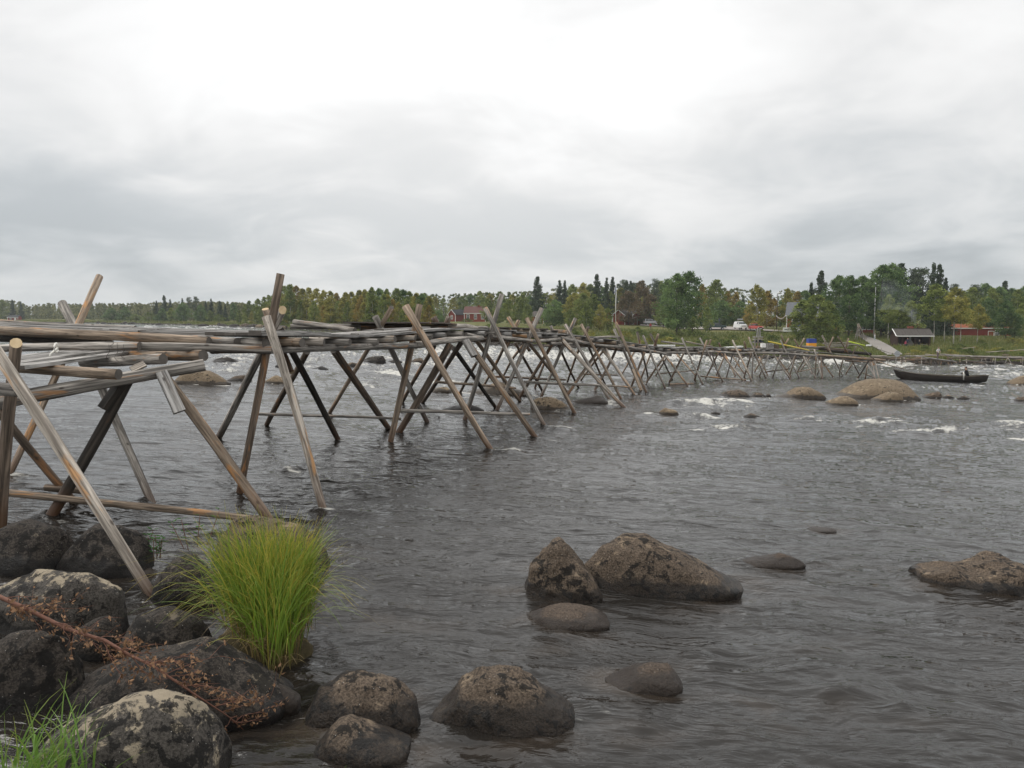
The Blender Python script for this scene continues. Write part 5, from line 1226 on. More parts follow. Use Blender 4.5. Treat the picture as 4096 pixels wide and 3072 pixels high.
def r1(i): return (tr.gauss(-.10, .13), tr.gauss(0, .18), tr.uniform(-.1, .02))
o = obj('blades', blades('blades', r1, 'grass_near', lambda i: tr.uniform(.25, .62), .0048, lambda i, r: (tr.gauss(.15, .45), tr.gauss(0, .35), tr.uniform(.7, 2.6)), 260), gr); tag(o, kind='stuff')
g2 = thing('grass_tuft', (-1.62, 3.75, .18), 'a few separate grass blades along the bottom edge before the pale crowned boulder', 'grass')
o = obj('blades', blades('blades', lambda i: (-.38+.15*i+tr.gauss(0, .05), tr.gauss(0, .08), -.05), 'grass_near', lambda i: tr.uniform(.25, .48), .0055, lambda i, r: (tr.gauss(-.25, .3), 0, tr.uniform(.4, 1.2)), 8), g2); tag(o, kind='stuff')
# dead birch branch
BR = [(-60,2360,5.4),(0,2388,5.35),(129,2446,5.3),(271,2517,5.2),(420,2562,5.1),(517,2620,5.05),(614,2665,5.0),(775,2775,4.95),(904,2859,5.05),(1001,2943,5.2)]
bp = [P(*q) for q in BR]; bo = bp[4].copy()
br = thing('dead_branch', bo, 'fallen red brown birch branch with withered leaves lying over the rocks', 'branch')
m_ = MB(); m_.tube([p-bo for p in bp], [.016,.015,.014,.0125,.011,.0095,.008,.006,.004,.002], 8); m_.build('stem', M['twig'], br, smooth=True)
tw = MB(); lc, lt = [], []
def twig(p, d, L, r, lev):
    pts = [p]; q = p.copy(); dd = d.normalized()
    for k in range(5):
        dd = (dd+Vector((tr.gauss(0, .16), tr.gauss(0, .16), tr.gauss(0, .12)))).normalized(); q = q+dd*L/5; q.z = max(q.z, .12); pts.append(q.copy())
        if lev and tr.random() < .7: twig(q, (dd+Vector((tr.gauss(0, .7), tr.gauss(0, .5), tr.gauss(0, .5)))), L*.5, r*.6, lev-1)
        if tr.random() < .62: lc.append(tuple(q-bo+Vector((tr.gauss(0, .02), tr.gauss(0, .02), -.015)))); lt.append(tr.random())
    tw.tube([x-bo for x in pts], [r*(1-.16*k) for k in range(6)], 5)
for i in range(2, 10):
    for k in range(5):
        t = tr.random(); p = bp[i-1].lerp(bp[i], t); fw = (bp[i]-bp[i-1]).normalized()
        side = Vector((tr.gauss(0, .3), tr.gauss(.1, .5), tr.choice([-1, 1, 1])*tr.uniform(.2, .8)))
        twig(p, fw*1.0+side, tr.uniform(.16, .42), .0034, 1)
tw.build('twigs', M['twig'], br, smooth=True)
me = leaves_mesh('withered_leaves', lc, [.022]*len(lc), lt, 2, .014, M['dry_leaf']); o = obj('withered_leaves', me, br); tag(o, kind='stuff')
# willowherbs at the water
def herb(u, v, d, n, h, label):
    b = P(u, v, d); r = thing('leafy_plant', b, label, 'plant'); m = MB(); lv = MB()
    for i in range(n):
        a = Vector((tr.gauss(0, .10), tr.gauss(0, .06), -.1)); L = h*tr.uniform(.6, 1.1); ln = Vector((tr.gauss(0, .35), tr.gauss(0, .2), 1)); pts = [a+ln*L*k/5 for k in range(6)]
        m.tube(pts, [.004]*5+[.002], 5)
        for k in range(2, 6):
            for sgn in (-1, 1):
                dv = Vector((sgn*.8, tr.gauss(0, .6), tr.uniform(-.1, .5))).normalized(); L2 = tr.uniform(.045, .085); sd = dv.cross(Vector((0, 0, 1))).normalized()*L2*.26; p = pts[k]
                lv.add([p, p+dv*L2*.5+sd, p+dv*L2, p+dv*L2*.5-sd], [(0, 1, 2, 3)])
    m.build('stems', M['twig'], r, smooth=True); me = lv.mesh('leaves', M['herb']); fattr(me, 'tone', nr.random(len(me.vertices))); obj('leaves', me, r)
herb(615,2200,8.5,9,.30,'small green leafy plant in the water behind the black boulder')
herb(812,2160,8.3,4,.42,'thin green leafy stalk left of the brown boulder at the log end')
# ------------------------------------------------------------------ buildings
def rotz(a): return Matrix.Rotation(a, 4, 'Z')
def house(name, u, d, yaw, w_, dep, hw, hr, wall, roof, label, gable='x', wins=(), doors=(), chim=None, trim='white', over=.35, cat='house', corner=True, zoff=0.0, face_boards=True):
    """w_ along local x (facing the viewer on -y), ridge along 'x' or 'y'"""
    b = land(u, d); r = thing(name, (b.x, b.y, b.z+zoff), label, cat, None, yaw)
    m = MB()
    m.box((-w_/2, 0, -.8), (w_/2, dep, hw)); 
    if gable == 'x':
        for x in (-w_/2, w_/2-.05): m.prism([(0.0, hw), (dep, hw), (dep/2, hw+hr)], x, x+.05, 0, 'x')
    else:
        for y_ in (0, dep-.05): m.prism([(-w_/2, hw), (w_/2, hw), (0, hw+hr)], y_, y_+.05)
    m.build('wall', M[wall], r)
    rf = MB(); t = .10
    if gable == 'x':
        s = hr/(dep/2); o_ = over
        rf.prism([(-o_, hw-o_*s+.03), (dep/2, hw+hr+.03), (dep+o_, hw-o_*s+.03), (dep+o_, hw-o_*s+.03+t), (dep/2, hw+hr+.03+t), (-o_, hw-o_*s+.03+t)], -w_/2-o_, w_/2+o_, 0, 'x')
    else:
        s = hr/(w_/2); o_ = over
        rf.prism([(-w_/2-o_, hw-o_*s+.03), (0, hw+hr+.03), (w_/2+o_, hw-o_*s+.03), (w_/2+o_, hw-o_*s+.03+t), (0, hw+hr+.03+t), (-w_/2-o_, hw-o_*s+.03+t)], -o_, dep+o_)
    ro = rf.build('roof', M[roof], r)
    fb = MB()
    if gable == 'x': fb.box((-w_/2-over, -over-.05, hw-over*s-.10), (w_/2+over, -over-.003, hw-over*s+.10))
    else:
        for sg in (-1, 1): fb.bar((sg*(w_/2+over), -over-.05, hw-over*s+.05), (0, -over-.05, hw+hr+.06), .10, .24, 0, (0, 1, 0))
    fb.build('barge_board', M[trim], r)
    if corner:
        for x in (-w_/2, w_/2):
            c = MB(); c.box((x-.10, -.03, -.2), (x+.10, -.003, hw)); c.build('corner_board', M[trim], r)
    for (x, z, ww, wh) in wins:
        f = MB(); e = .12
        f.box((x-ww/2-e, -.06, z-wh/2-e), (x+ww/2+e, -.004, z-wh/2)); f.box((x-ww/2-e, -.06, z+wh/2), (x+ww/2+e, -.004, z+wh/2+e)); f.box((x-ww/2-e, -.06, z-wh/2), (x-ww/2, -.004, z+wh/2)); f.box((x+ww/2, -.06, z-wh/2), (x+ww/2+e, -.004, z+wh/2))
        f.box((x-.04, -.05, z-wh/2), (x+.04, -.02, z+wh/2)); f.box((x-ww/2, -.049, z+wh*.15), (x+ww/2, -.021, z+wh*.15+.07))
        fo = f.build('window', M['white'], r)
        p = MB(); p.box((x-ww/2, -.018, z-wh/2), (x+ww/2, -.006, z+wh/2)); p.build('pane', M['glass'], fo)
    for (x, ww, wh, dm) in doors:
        f = MB(); f.box((x-ww/2-.12, -.06, 0), (x-ww/2, -.004, wh)); f.box((x+ww/2, -.06, 0), (x+ww/2+.12, -.004, wh)); f.box((x-ww/2-.12, -.061, wh), (x+ww/2+.12, -.004, wh+.13))
        fo = f.build('door_frame', M['white'], r); p = MB(); p.box((x-ww/2, -.03, 0), (x+ww/2, -.005, wh)); p.build('door', M[dm], fo)
    if chim:
        x, y_, h, mt = chim; c = MB(); c.box((x-.3, y_-.3, hw), (x+.3, y_+.3, h)); c.box((x-.36, y_-.36, h), (x+.36, y_+.36, h+.12)); c.build('chimney', M[mt], ro)
    return r
def px2m(p, d): return p/FPX*d
house('red_cabin',57,500,0,6.2,4,2.1,1.1,'red','roof_dark','tiny red cabin with white corners on the far left shore','x',[(-1.3,1.1,.8,.8)],[(1.5,1.0,1.5,'white')],None)
house('white_house',810,420,.3,8,5,3.0,1.8,'white','roof_grey','white house mostly hidden by trees on the far left shore','x',[(-2,1.6,.8,1.0)],[],None)
# pair of red houses
house('red_house',1808,292,-.60,3.2,6.2,2.55,1.6,'red','roof_dark','red house with a black roof and gable towards the river','y',[(0,1.5,.7,1.15)],[],None,over=.25)
house('red_house',1900,288,-.10,7.4,5.5,3.1,2.1,'redlite','roof_red','brighter red house with a red brown roof and white windows','x',[(-2.4,1.7,.8,1.5),(.2,1.7,.8,1.5),(2.7,1.7,.8,1.5)],[],(1.0,2.6,5.6,'brick'),over=.3)
house('brown_hut',2158,236,.5,2.6,3.0,2.3,1.2,'redbrown','shake','small brown hut with white barge boards beside the round green tree','y',[],[(.3,.7,1.8,'white')],None)
house('boathouse',2427,222,.62,3.6,4.5,2.6,1.35,'red','shake','left gable of the red boathouses behind the flagpole','y',[],[],None,over=.3)
house('boathouse',2474,222,-.62,3.6,4.5,2.6,1.35,'red','shake','right gable of the red boathouses behind the flagpole','y',[],[],None,over=.3)
house('red_shed',2550,224,.25,3.2,3.6,2.6,1.3,'red','roof_dark','dark red shed with a white framed doorway','y',[],[(-.7,.9,1.9,'redbrown')],None)
h_ = house('village_house',3247,184,-.42,11.0,6.5,4.0,2.7,'redbrown','roof_grey','red brown house with white corners and grey roof behind green trees','x',[(-3.6,2.0,1.4,1.7),(-1.2,2.0,1.1,1.7),(1.5,2.0,1.1,1.7),(3.9,2.0,1.1,1.7)],[],(2,3.2,7.6,'brick'))
b = MB(); b.box((-3.3,-.09,1.35),(-2.2,-.065,2.2)); b.build('blue_sign', M['blue'], h_)
house('red_annex',3462,188,.22,4.2,4,2.7,1.25,'red','roof_grey','low red building with a big white framed window by the white mast','x',[(-.9,1.5,1.3,1.2),(1.0,1.5,1.3,1.2)],[],None)
house('long_red_barn',3862,188,-.30,19.0,5,2.6,.75,'red','redbrown','long low red building with a white ridge behind the meadow birches','x',[(-7.8,1.35,1.5,.6),(6.2,1.3,.7,1.3)],[(5.0,1.0,1.8,'redbrown')],None,over=.3,cat='barn',zoff=-.9)
# banner before the house
b0 = land(3165,178); bn = thing('banner', (b0.x, b0.y, b0.z+.1), 'long white banner on low trestles in front of the red brown house', 'banner')
b = MB(); b.box((-1.9,0,.25),(1.9,.06,1.15)); b.build('panel', M['white'], bn)
for x in (-1.2, .9): b = MB(); b.box((x-.4,-.05,-.1),(x+.4,.3,.245)); b.build('trestle', M['black'], bn)
b = MB()
for k, (x0, x1) in enumerate(((-1.6,-.9),(-.75,-.5),(-.4,-.2),(-.1,.5))): b.box((x0,-.012,.62),(x1,-.003,.78))
b.build('dark_print', M['black'], bn)
# bunting
pts = [P(3106,1262,190)+Vector((0,0,0)), P(3112,1268,190), P(3120,1273,190), P(3128,1273,189), P(3136,1268,188), P(3142,1260,187)]
bt = thing('bunting', pts[0], 'string of white pennants sagging from the lamp post to the house', 'bunting')
b = MB(); b.tube([p-pts[0] for p in pts], .03, 5); b.build('cord', M['rope'], bt)
for i in range(10):
    t = i/9*(len(pts)-1); k = min(len(pts)-2, int(t)); q = pts[k].lerp(pts[k+1], t-k)-pts[0]
    b = MB(); b.add([q+Vector((-.12,-.01,0)), q+Vector((.12,-.01,0)), q+Vector((0,-.02,-.32)), q+Vector((-.12,.01,0)), q+Vector((.12,.01,0)), q+Vector((0,.0,-.32))], [(0,2,1),(3,4,5),(0,1,4,3),(1,2,5,4),(2,0,3,5)]); b.build('pennant', M['white'], bt)
# shelter with the fire
b0 = land(3655,141); b0.z -= .05; sh = thing('fire_shelter', b0, 'open fronted dark log shelter with a board roof and smoking chimney', 'shelter', None, -.03)
SW, SD, SHH = 5.6, 3.0, 2.1
m_ = MB(); m_.box((-SW/2,SD-.15,-.4),(SW/2,SD,SHH)); m_.build('back_wall', M['log_dark'], sh)
for x in (-SW/2, SW/2-.18): m_ = MB(); m_.box((x,.0,-.4),(x+.18,SD-.155,SHH)); m_.prism([(0,SHH),(SD,SHH),(SD*.42,SHH+.85)],x,x+.18,0,'x'); m_.build('side_wall', M['log_dark'], sh)
for x in (-SW/2+.75, .1, SW/2-.35): m_ = MB(); m_.box((x-.08,-.25,-.4),(x+.08,-.09,SHH-.02)); m_.build('post', M['log_dark'], sh)
def sroof(y): return SHH+.88-abs(y-SD*.42)*(.85/(SD*.42) if y < SD*.42 else .85/(SD*.58))
for i in range(11):
    x0 = -SW/2-.35+i*(SW+.7)/11; m_ = MB(); z1 = .012*(i % 2)
    m_.prism([(-.45,sroof(-.45)+z1),(SD*.42,sroof(SD*.42)+z1),(SD+.35,sroof(SD+.35)+z1),(SD+.35,sroof(SD+.35)+.07+z1),(SD*.42,sroof(SD*.42)+.07+z1),(-.45,sroof(-.45)+.07+z1)], x0, x0+(SW+.7)/11-.02, 0, 'x'); m_.build('roof_board', M['shake'], sh)
m_ = MB(); m_.box((-SW/2-.36,-.52,sroof(-.45)-.10),(SW/2+.36,-.46,sroof(-.45)+.06)); m_.build('fascia', M['white'], sh)
m_ = MB(); m_.box((-SW/2-.36,SD*.42-.08,sroof(SD*.42)+.09),(SW/2+.36,SD*.42+.08,sroof(SD*.42)+.16)); m_.build('ridge_cap', M['shake'], sh)
m_ = MB(); m_.bar((-SW/2-.40,-.5,sroof(-.45)-.02),(-SW/2-.40,SD*.42,sroof(SD*.42)+.04),.05,.18,0,(1,0,0)); m_.build('barge_board', M['white'], sh)
m_ = MB(); m_.box((-.45,1.2,SHH+.8),(.35,1.9,SHH+1.35)); ch = m_.build('chimney', M['brick'], sh)
m_ = MB(); m_.tube([(-.02,1.55,.9),(-.02,1.55,SHH+.78)],.16,10); m_.build('flue', M['steel'], sh)
m_ = MB(); m_.box((-.55,1.1,-.3),(.45,2.0,.55)); m_.prism([(-.5,.55),(.4,.55),(.15,1.0),(-.25,1.0)],1.2,1.9); m_.build('fireplace', M['stone'], sh)
for x0, x1 in ((-2.2,-.9),(.8,2.4)): m_ = MB(); m_.box((x0,.25,.32),(x1,.6,.38)); m_.box((x0+.1,.35,-.4),(x0+.18,.5,.32)); m_.box((x1-.18,.35,-.4),(x1-.1,.5,.32)); o = m_.build('bench', M['plank'], None, tuple(Vector(b0))); o.rotation_euler = (0,0,-.03); tag(o, 'pale plank bench at the %s of the open shelter' % ('left side' if x0 < 0 else 'right side'), 'bench')
# pole teepee
b0 = land(3440,160); tp = thing('pole_teepee', b0, 'cone of long grey poles leaning together beside the path', 'pole stack')
for i in range(13):
    a = i*.48; log('pole', b0+Vector((1.25*math.cos(a)+.15, 1.0*math.sin(a), -.2)), b0+Vector((-.55+.14*math.cos(a*2.3), .1*math.sin(a), 3.0+.3*math.sin(a*5))), .05, .035, 'grey' if i % 3 else 'pale', tp, seg=4, sides=7)
# flag poles, lamps, signs
fb = land(2461,205); zt = ztop(2463,1136,205)
m_ = MB(); m_.tube([(0,0,-.3),(.0,0,(zt-fb.z)*.5),(.1,0,zt-fb.z)],[.10,.085,.05],10); m_.tube([(.1,0,zt-fb.z),(.1,0,zt-fb.z+.12)],[.09,.03],8)
tag(m_.build('flagpole', M['white'], None, tuple(fb), True), 'white flagpole carrying the blue cross flag left of the big aspen', 'flagpole')
fl = MB(); top = Vector((fb.x+.04, 204.9, zt-.35)); fw, fh, nx, ny = 1.7, 1.1, 18, 11
fv, fm = [], []
for j in range(ny+1):
    for i in range(nx+1):
        s_, t_ = i/nx, j/ny
        # the flag hangs limp: the fly has dropped and folded towards the pole
        x = -(.50*s_*(1-.25*t_))-.03*math.sin(s_*14); y_ = .10*math.sin(s_*12+t_*2); z = -t_*fh-1.25*s_**1.15
        fv.append((x, y_, z))
ff = []
for j in range(ny):
    for i in range(nx):
        ff.append((j*(nx+1)+i, j*(nx+1)+i+1, (j+1)*(nx+1)+i+1, (j+1)*(nx+1)+i)); fm.append(1 if (5 <= i < 8 or 4 <= j < 7) else 0)
fl.v, fl.f, fl.m = fv, ff, fm
o = fl.build('flag', [M['white'], plain('flag_blue', (.02,.07,.28), .9, .1, .1)], None, tuple(top), True); sd = o.modifiers.new('thick','SOLIDIFY'); sd.thickness = .015
tag(o, 'white flag with a blue cross hanging limp on the flagpole', 'flag')
mb_ = land(3493,172); zt = ztop(3494,1150,172)
m_ = MB(); m_.tube([(0,0,-.3),(.05,0,zt-mb_.z)],[.14,.07],10); m_.tube([(.05,0,zt-mb_.z),(.05,0,zt-mb_.z+.15)],[.12,.04],8)
tag(m_.build('flagpole', M['white'], None, tuple(mb_), True), 'bare white mast in front of the low red building', 'flagpole')
def lamp(u, vt, d, arm, label):
    b = land(u, d); h = ztop(u, vt, d)-b.z; r = thing('street_lamp', b, label, 'street lamp')
    m = MB(); m.tube([(0,0,-.3),(0,0,h)],[.11,.08],8); m.build('post', M['bark'], r, smooth=True)
    m = MB(); m.tube([(0,-.02,h-.1),(arm*.5,-.02,h+.12),(arm,-.02,h+.15)],[.05,.04,.04],6); m.build('arm', M['steel'], r)
    m = MB(); m.tube([(arm-.05,-.02,h+.15),(arm+.25*(1 if arm >= 0 else -1),-.02,h+.22),(arm+.55*(1 if arm >= 0 else -1),-.02,h+.20)],[.10,.17,.08],8); m.build('lamp_head', M['white'], r, smooth=True)
lamp(2184,1180,250,1.5,'street lamp with an arm beside the tall dark spruce'); lamp(1776,1212,265,.4,'street lamp at the edge of the birch wood left of the red houses'); lamp(1968,1199,262,.3,'street lamp behind the right red house')
lamp(2593,1160,232,.3,'street lamp among the rust coloured trees'); lamp(3104,1174,196,.15,'tall dark lamp post standing clear against the sky')
def post_sign(name, u, d, h, w2, hh, mat, label, cat):
    b = land(u, d); r = thing(name, b, label, cat); m = MB(); m.tube([(0,0,-.3),(0,0,h)],.035,8); m.build('post', M['steel'], r)
    m = MB(); m.box((-w2*.15,-.06,h-hh),(w2,-.036,h)); m.build('plate', M[mat], r)
post_sign('direction_sign',2949,196,2.5,1.2,.32,'steel','grey direction sign on a post behind the white van','sign')
b = P(3581,1448,101); rs = thing('round_sign', b, 'round pale sign disc on a leaning post at the far water edge', 'sign')
t_ = P(3588,1415,101)-b; r_ = px2m(12,101)
m_ = MB(); m_.tube([(-.0,0,-.3),t_*.9],.05,8); m_.build('post', M['plank'], rs)
m_ = MB(); m_.tube([t_+Vector((0,-.09,0)),t_+Vector((0,-.055,0))],r_,24); m_.build('disc', M['steel'], rs)
# statue
b0 = land(2876,205); st = thing('statue', b0, 'dark bronze standing figure on a stone plinth behind the green car', 'statue')
m_ = MB(); m_.box((-.6,-.5,-.3),(.6,.5,.55)); m_.box((-.45,-.4,.55),(.45,.4,.72)); m_.build('plinth', M['stone'], st)
# ------------------------------------------------------------------ people
def figure_mesh(name, J, bones, skinmats, fwd=Vector((0, -1, 0))):
    """one continuous skinned body; J: joint -> (pos, radius); bones: (a, b, material slot)"""
    names = list(J); idx = {n: i for i, n in enumerate(names)}
    me = bpy.data.meshes.new(name); me.from_pydata([J[n][0] for n in names], [(idx[a], idx[b]) for a, b, _ in bones], [])
    o = bpy.data.objects.new(name, me); COL.objects.link(o)
    o.modifiers.new('skin', 'SKIN'); sv_ = me.skin_vertices[0].data
    for n in names: sv_[idx[n]].radius = (J[n][1], J[n][1])
    sv_[idx['pelvis']].use_root = True
    ss = o.modifiers.new('sub', 'SUBSURF'); ss.levels = 2; ss.render_levels = 2
    dg = bpy.context.evaluated_depsgraph_get(); ev = o.evaluated_get(dg); m2 = bpy.data.meshes.new_from_object(ev); bpy.data.objects.remove(o)
    for mt in skinmats: m2.materials.append(mt)
    segs = [(Vector(J[a][0]), Vector(J[b][0]), s) for a, b, s in bones]
    for p in m2.polygons:
        c = p.center; best = None
        for a, b_, s in segs:
            ab = b_-a; t = max(0, min(1, (c-a).dot(ab)/max(1e-9, ab.length_squared))); dd = (a+ab*t-c).length
            if best is None or dd < best[0]: best = (dd, s)
        p.material_index = best[1]; p.use_smooth = True
    # fingers grow out of each palm
    bm = bmesh.new(); bm.from_mesh(m2)
    for sd in ('l', 'r'):
        if 'hand_'+sd not in J: continue
        h, wv = Vector(J['hand_'+sd][0]), Vector(J['wrist_'+sd][0]); dv = (h-wv).normalized(); sv2 = dv.cross(Vector((0, 1, 0.2))).normalized()
        for k in range(5):
            if k < 4: base = h+sv2*(k-1.5)*.02; tip = base+dv*(.075+.012*(1.5-abs(k-1.5)))+Vector((0, -.02, 0)); r = .009
            else: base = h-sv2*.035-dv*.02; tip = base-sv2*.035+dv*.04; r = .010
            mid = base.lerp(tip, .5)+Vector((0, -.008, 0)); a1 = sv2; a2 = dv.cross(sv2); rings = []
            for q, rr in ((base, r), (mid, r*.9), (tip, r*.6)):
                rings.append([bm.verts.new(q+a1*rr*math.cos(x*1.0472)+a2*rr*math.sin(x*1.0472)) for x in range(6)])
            for i in range(2):
                for x in range(6):
                    f = bm.faces.new((rings[i][x], rings[i][(x+1)%6], rings[i+1][(x+1)%6], rings[i+1][x])); f.smooth = True
            bm.faces.new(rings[2])
    # nose and ears
    hd = Vector(J['head'][0])
    for q, ax, r in ((hd+fwd*.105+Vector((0,0,-.01)), fwd, .016), (hd+fwd.cross(Vector((0,0,1)))*.085, fwd, .02), (hd-fwd.cross(Vector((0,0,1)))*.085, fwd, .02)):
        bmesh.ops.create_icosphere(bm, subdivisions=1, radius=r, matrix=Matrix.Translation(q))
    bm.to_mesh(m2); bm.free(); return m2
def person(loc, rz, pose, top, legs, hair, label, h=1.75, shoes='cl_black', sleeves=1):
    J = {}; k = h/1.75
    def j(n, x, y_, z, r): J[n] = ((x*k, y_*k, z*k), r*k)
    sit = pose == 'sit'
    pz = .50 if sit else .93; ly = 0
    bend = {'sit': .12, 'stand': 0.02, 'lean': .10}[pose]
    j('pelvis', 0, 0, pz, .15); j('belly', 0, -bend*.3, pz+.20, .145); j('chest', 0, -bend*.9, pz+.40, .155); j('neck', 0, -bend*1.25, pz+.56, .055); j('head', 0, -bend*1.6-.01, pz+.69, .088); j('crown', 0, -bend*1.6+.01, pz+.77, .075)
    B = [('pelvis','belly',0),('belly','chest',0),('chest','neck',0),('neck','head',1),('head','crown',1)]
    for sd, sx in (('l', -1), ('r', 1)):
        j('sh_'+sd, sx*.17, -bend*.95, pz+.47, .062)
        if sit: el, wr_, hn = (sx*.24, -.20, pz+.22), (sx*.12, -.40, pz+.20), (sx*.08, -.48, pz+.21)
        elif pose == 'lean': el, wr_, hn = (sx*.30, -.10, pz+.22), (sx*.20, -.32, pz+.10), (sx*.15, -.40, pz+.08)
        else: el, wr_, hn = (sx*.25, .0, pz+.20), (sx*.25, -.08, pz-.04), (sx*.245, -.10, pz-.12)
        j('el_'+sd, *el, .042); j('wrist_'+sd, *wr_, .030); j('hand_'+sd, *hn, .036)
        hx = sx*.09
        if sit: kn, an, to = (hx*1.2, -.43, pz+.02), (hx*1.2, -.42, .10), (hx*1.3, -.58, .05)
        else: kn, an, to = (hx*1.1, -.02+(.05*sx if pose == 'lean' else .02*sx), .50), (hx*1.2, .03+.06*sx, .09), (hx*1.3, -.13+.06*sx, .045)
        j('hip_'+sd, hx, 0, pz-.05, .092); j('kn_'+sd, *kn, .062); j('an_'+sd, *an, .045); j('to_'+sd, *to, .042)
        B += [('chest','sh_'+sd,0),('sh_'+sd,'el_'+sd,0),('el_'+sd,'wrist_'+sd,0 if sleeves else 1),('wrist_'+sd,'hand_'+sd,1),('pelvis','hip_'+sd,2),('hip_'+sd,'kn_'+sd,2),('kn_'+sd,'an_'+sd,2),('an_'+sd,'to_'+sd,3)]
    me = figure_mesh('body', J, B, [M[top], M['skin'], M[legs], M[shoes]])
    r = thing('person', loc, label, 'person', None, rz); obj('body', me, r)
    hb = MB(); V, F = ICO[2]; c = Vector(J['crown'][0])+Vector((0, .018, .0))
    hb.add([tuple(c+Vector((v[0]*.098, v[1]*.105, v[2]*.085))*k) for v in V if True], F); hb.build('hair', M[hair], r, smooth=True)
    for sx in (-1, 1):
        e = MB(); q = Vector(J['head'][0])+Vector((sx*.034, -.094, .02))*k; e.add([tuple(q+Vector(v)*.011) for v in V], F); e.build('eye', M['black'], r)
    e = MB(); q = Vector(J['head'][0])+Vector((0, -.089, -.045))*k; e.box(q-Vector((.025,.006,.005)), q+Vector((.025,.006,.005))); e.build('mouth', M['cl_mauve'], r)
    return r
q = P(3750,1436,103.2); person(q, .15, 'lean', 'cl_white', 'cl_mauve', 'hair', 'person in a white shirt and dark shorts standing on the far platform', 1.50, sleeves=0)
q = land(2601,196); person(q, .1, 'stand', 'cl_red', 'cl_mauve', 'greyhair', 'person in a red jacket standing in the grass below the parked cars', 1.68)
q = land(2652,204); person(q, -.4, 'stand', 'cl_black', 'cl_black', 'hair', 'person in black standing left of the big aspen trunk', 1.7)
q = land(3497,158); person(q, 1.4, 'stand', 'cl_white', 'cl_jean', 'greyhair', 'person in white and pale blue walking on the gravel path', 1.45)
q = land(3616,140.6); person((q.x,140.2,q.z-.12), .2, 'sit', 'cl_pink', 'cl_navy', 'hair', 'person in a pink jacket sitting on the left bench of the shelter', 1.62)
q = land(3629,139.6); person((q.x,139.6,q.z), -.5, 'stand', 'cl_navy', 'cl_navy', 'hair', 'person in navy standing right of the pink jacket in the shelter', 1.5)
q = land(3674,140.8); person((q.x,140.9,q.z-.1), .6, 'sit', 'cl_black', 'cl_navy', 'greyhair', 'person in black sitting beside the fireplace in the shelter', 1.6)
# the bronze figure
JS = {}
for n, x, y_, z, r in (('pelvis',0,0,1.68,.16),('belly',0,0,1.9,.15),('chest',0,-.02,2.1,.17),('neck',0,-.03,2.28,.06),('head',0,-.04,2.42,.10),('crown',0,-.03,2.5,.09),('sh_l',-.19,0,2.18,.07),('el_l',-.28,0,1.92,.05),('wrist_l',-.2,-.15,1.8,.04),('hand_l',-.15,-.2,1.8,.04),('sh_r',.19,0,2.18,.07),('el_r',.3,0,1.95,.05),('wrist_r',.32,-.12,2.1,.04),('hand_r',.33,-.16,2.18,.04),('kn_l',-.12,-.03,1.2,.08),('an_l',-.13,0,.80,.06),('to_l',-.14,-.14,.75,.05),('kn_r',.12,-.05,1.2,.08),('an_r',.14,.03,.80,.06),('to_r',.15,-.11,.75,.05)): JS[n] = ((x,y_,z), r)
me = figure_mesh('figure', JS, [('pelvis','belly',0),('belly','chest',0),('chest','neck',0),('neck','head',0),('head','crown',0),('chest','sh_l',0),('sh_l','el_l',0),('el_l','wrist_l',0),('wrist_l','hand_l',0),('chest','sh_r',0),('sh_r','el_r',0),('el_r','wrist_r',0),('wrist_r','hand_r',0),('pelvis','kn_l',0),('kn_l','an_l',0),('an_l','to_l',0),('pelvis','kn_r',0),('kn_r','an_r',0),('an_r','to_r',0)], [M['bronze']])
obj('figure', me, st)
m_ = MB(); m_.tube([(.34,-.2,.75),(.33,-.2,2.9)],.025,6); m_.build('staff', M['bronze'], st)
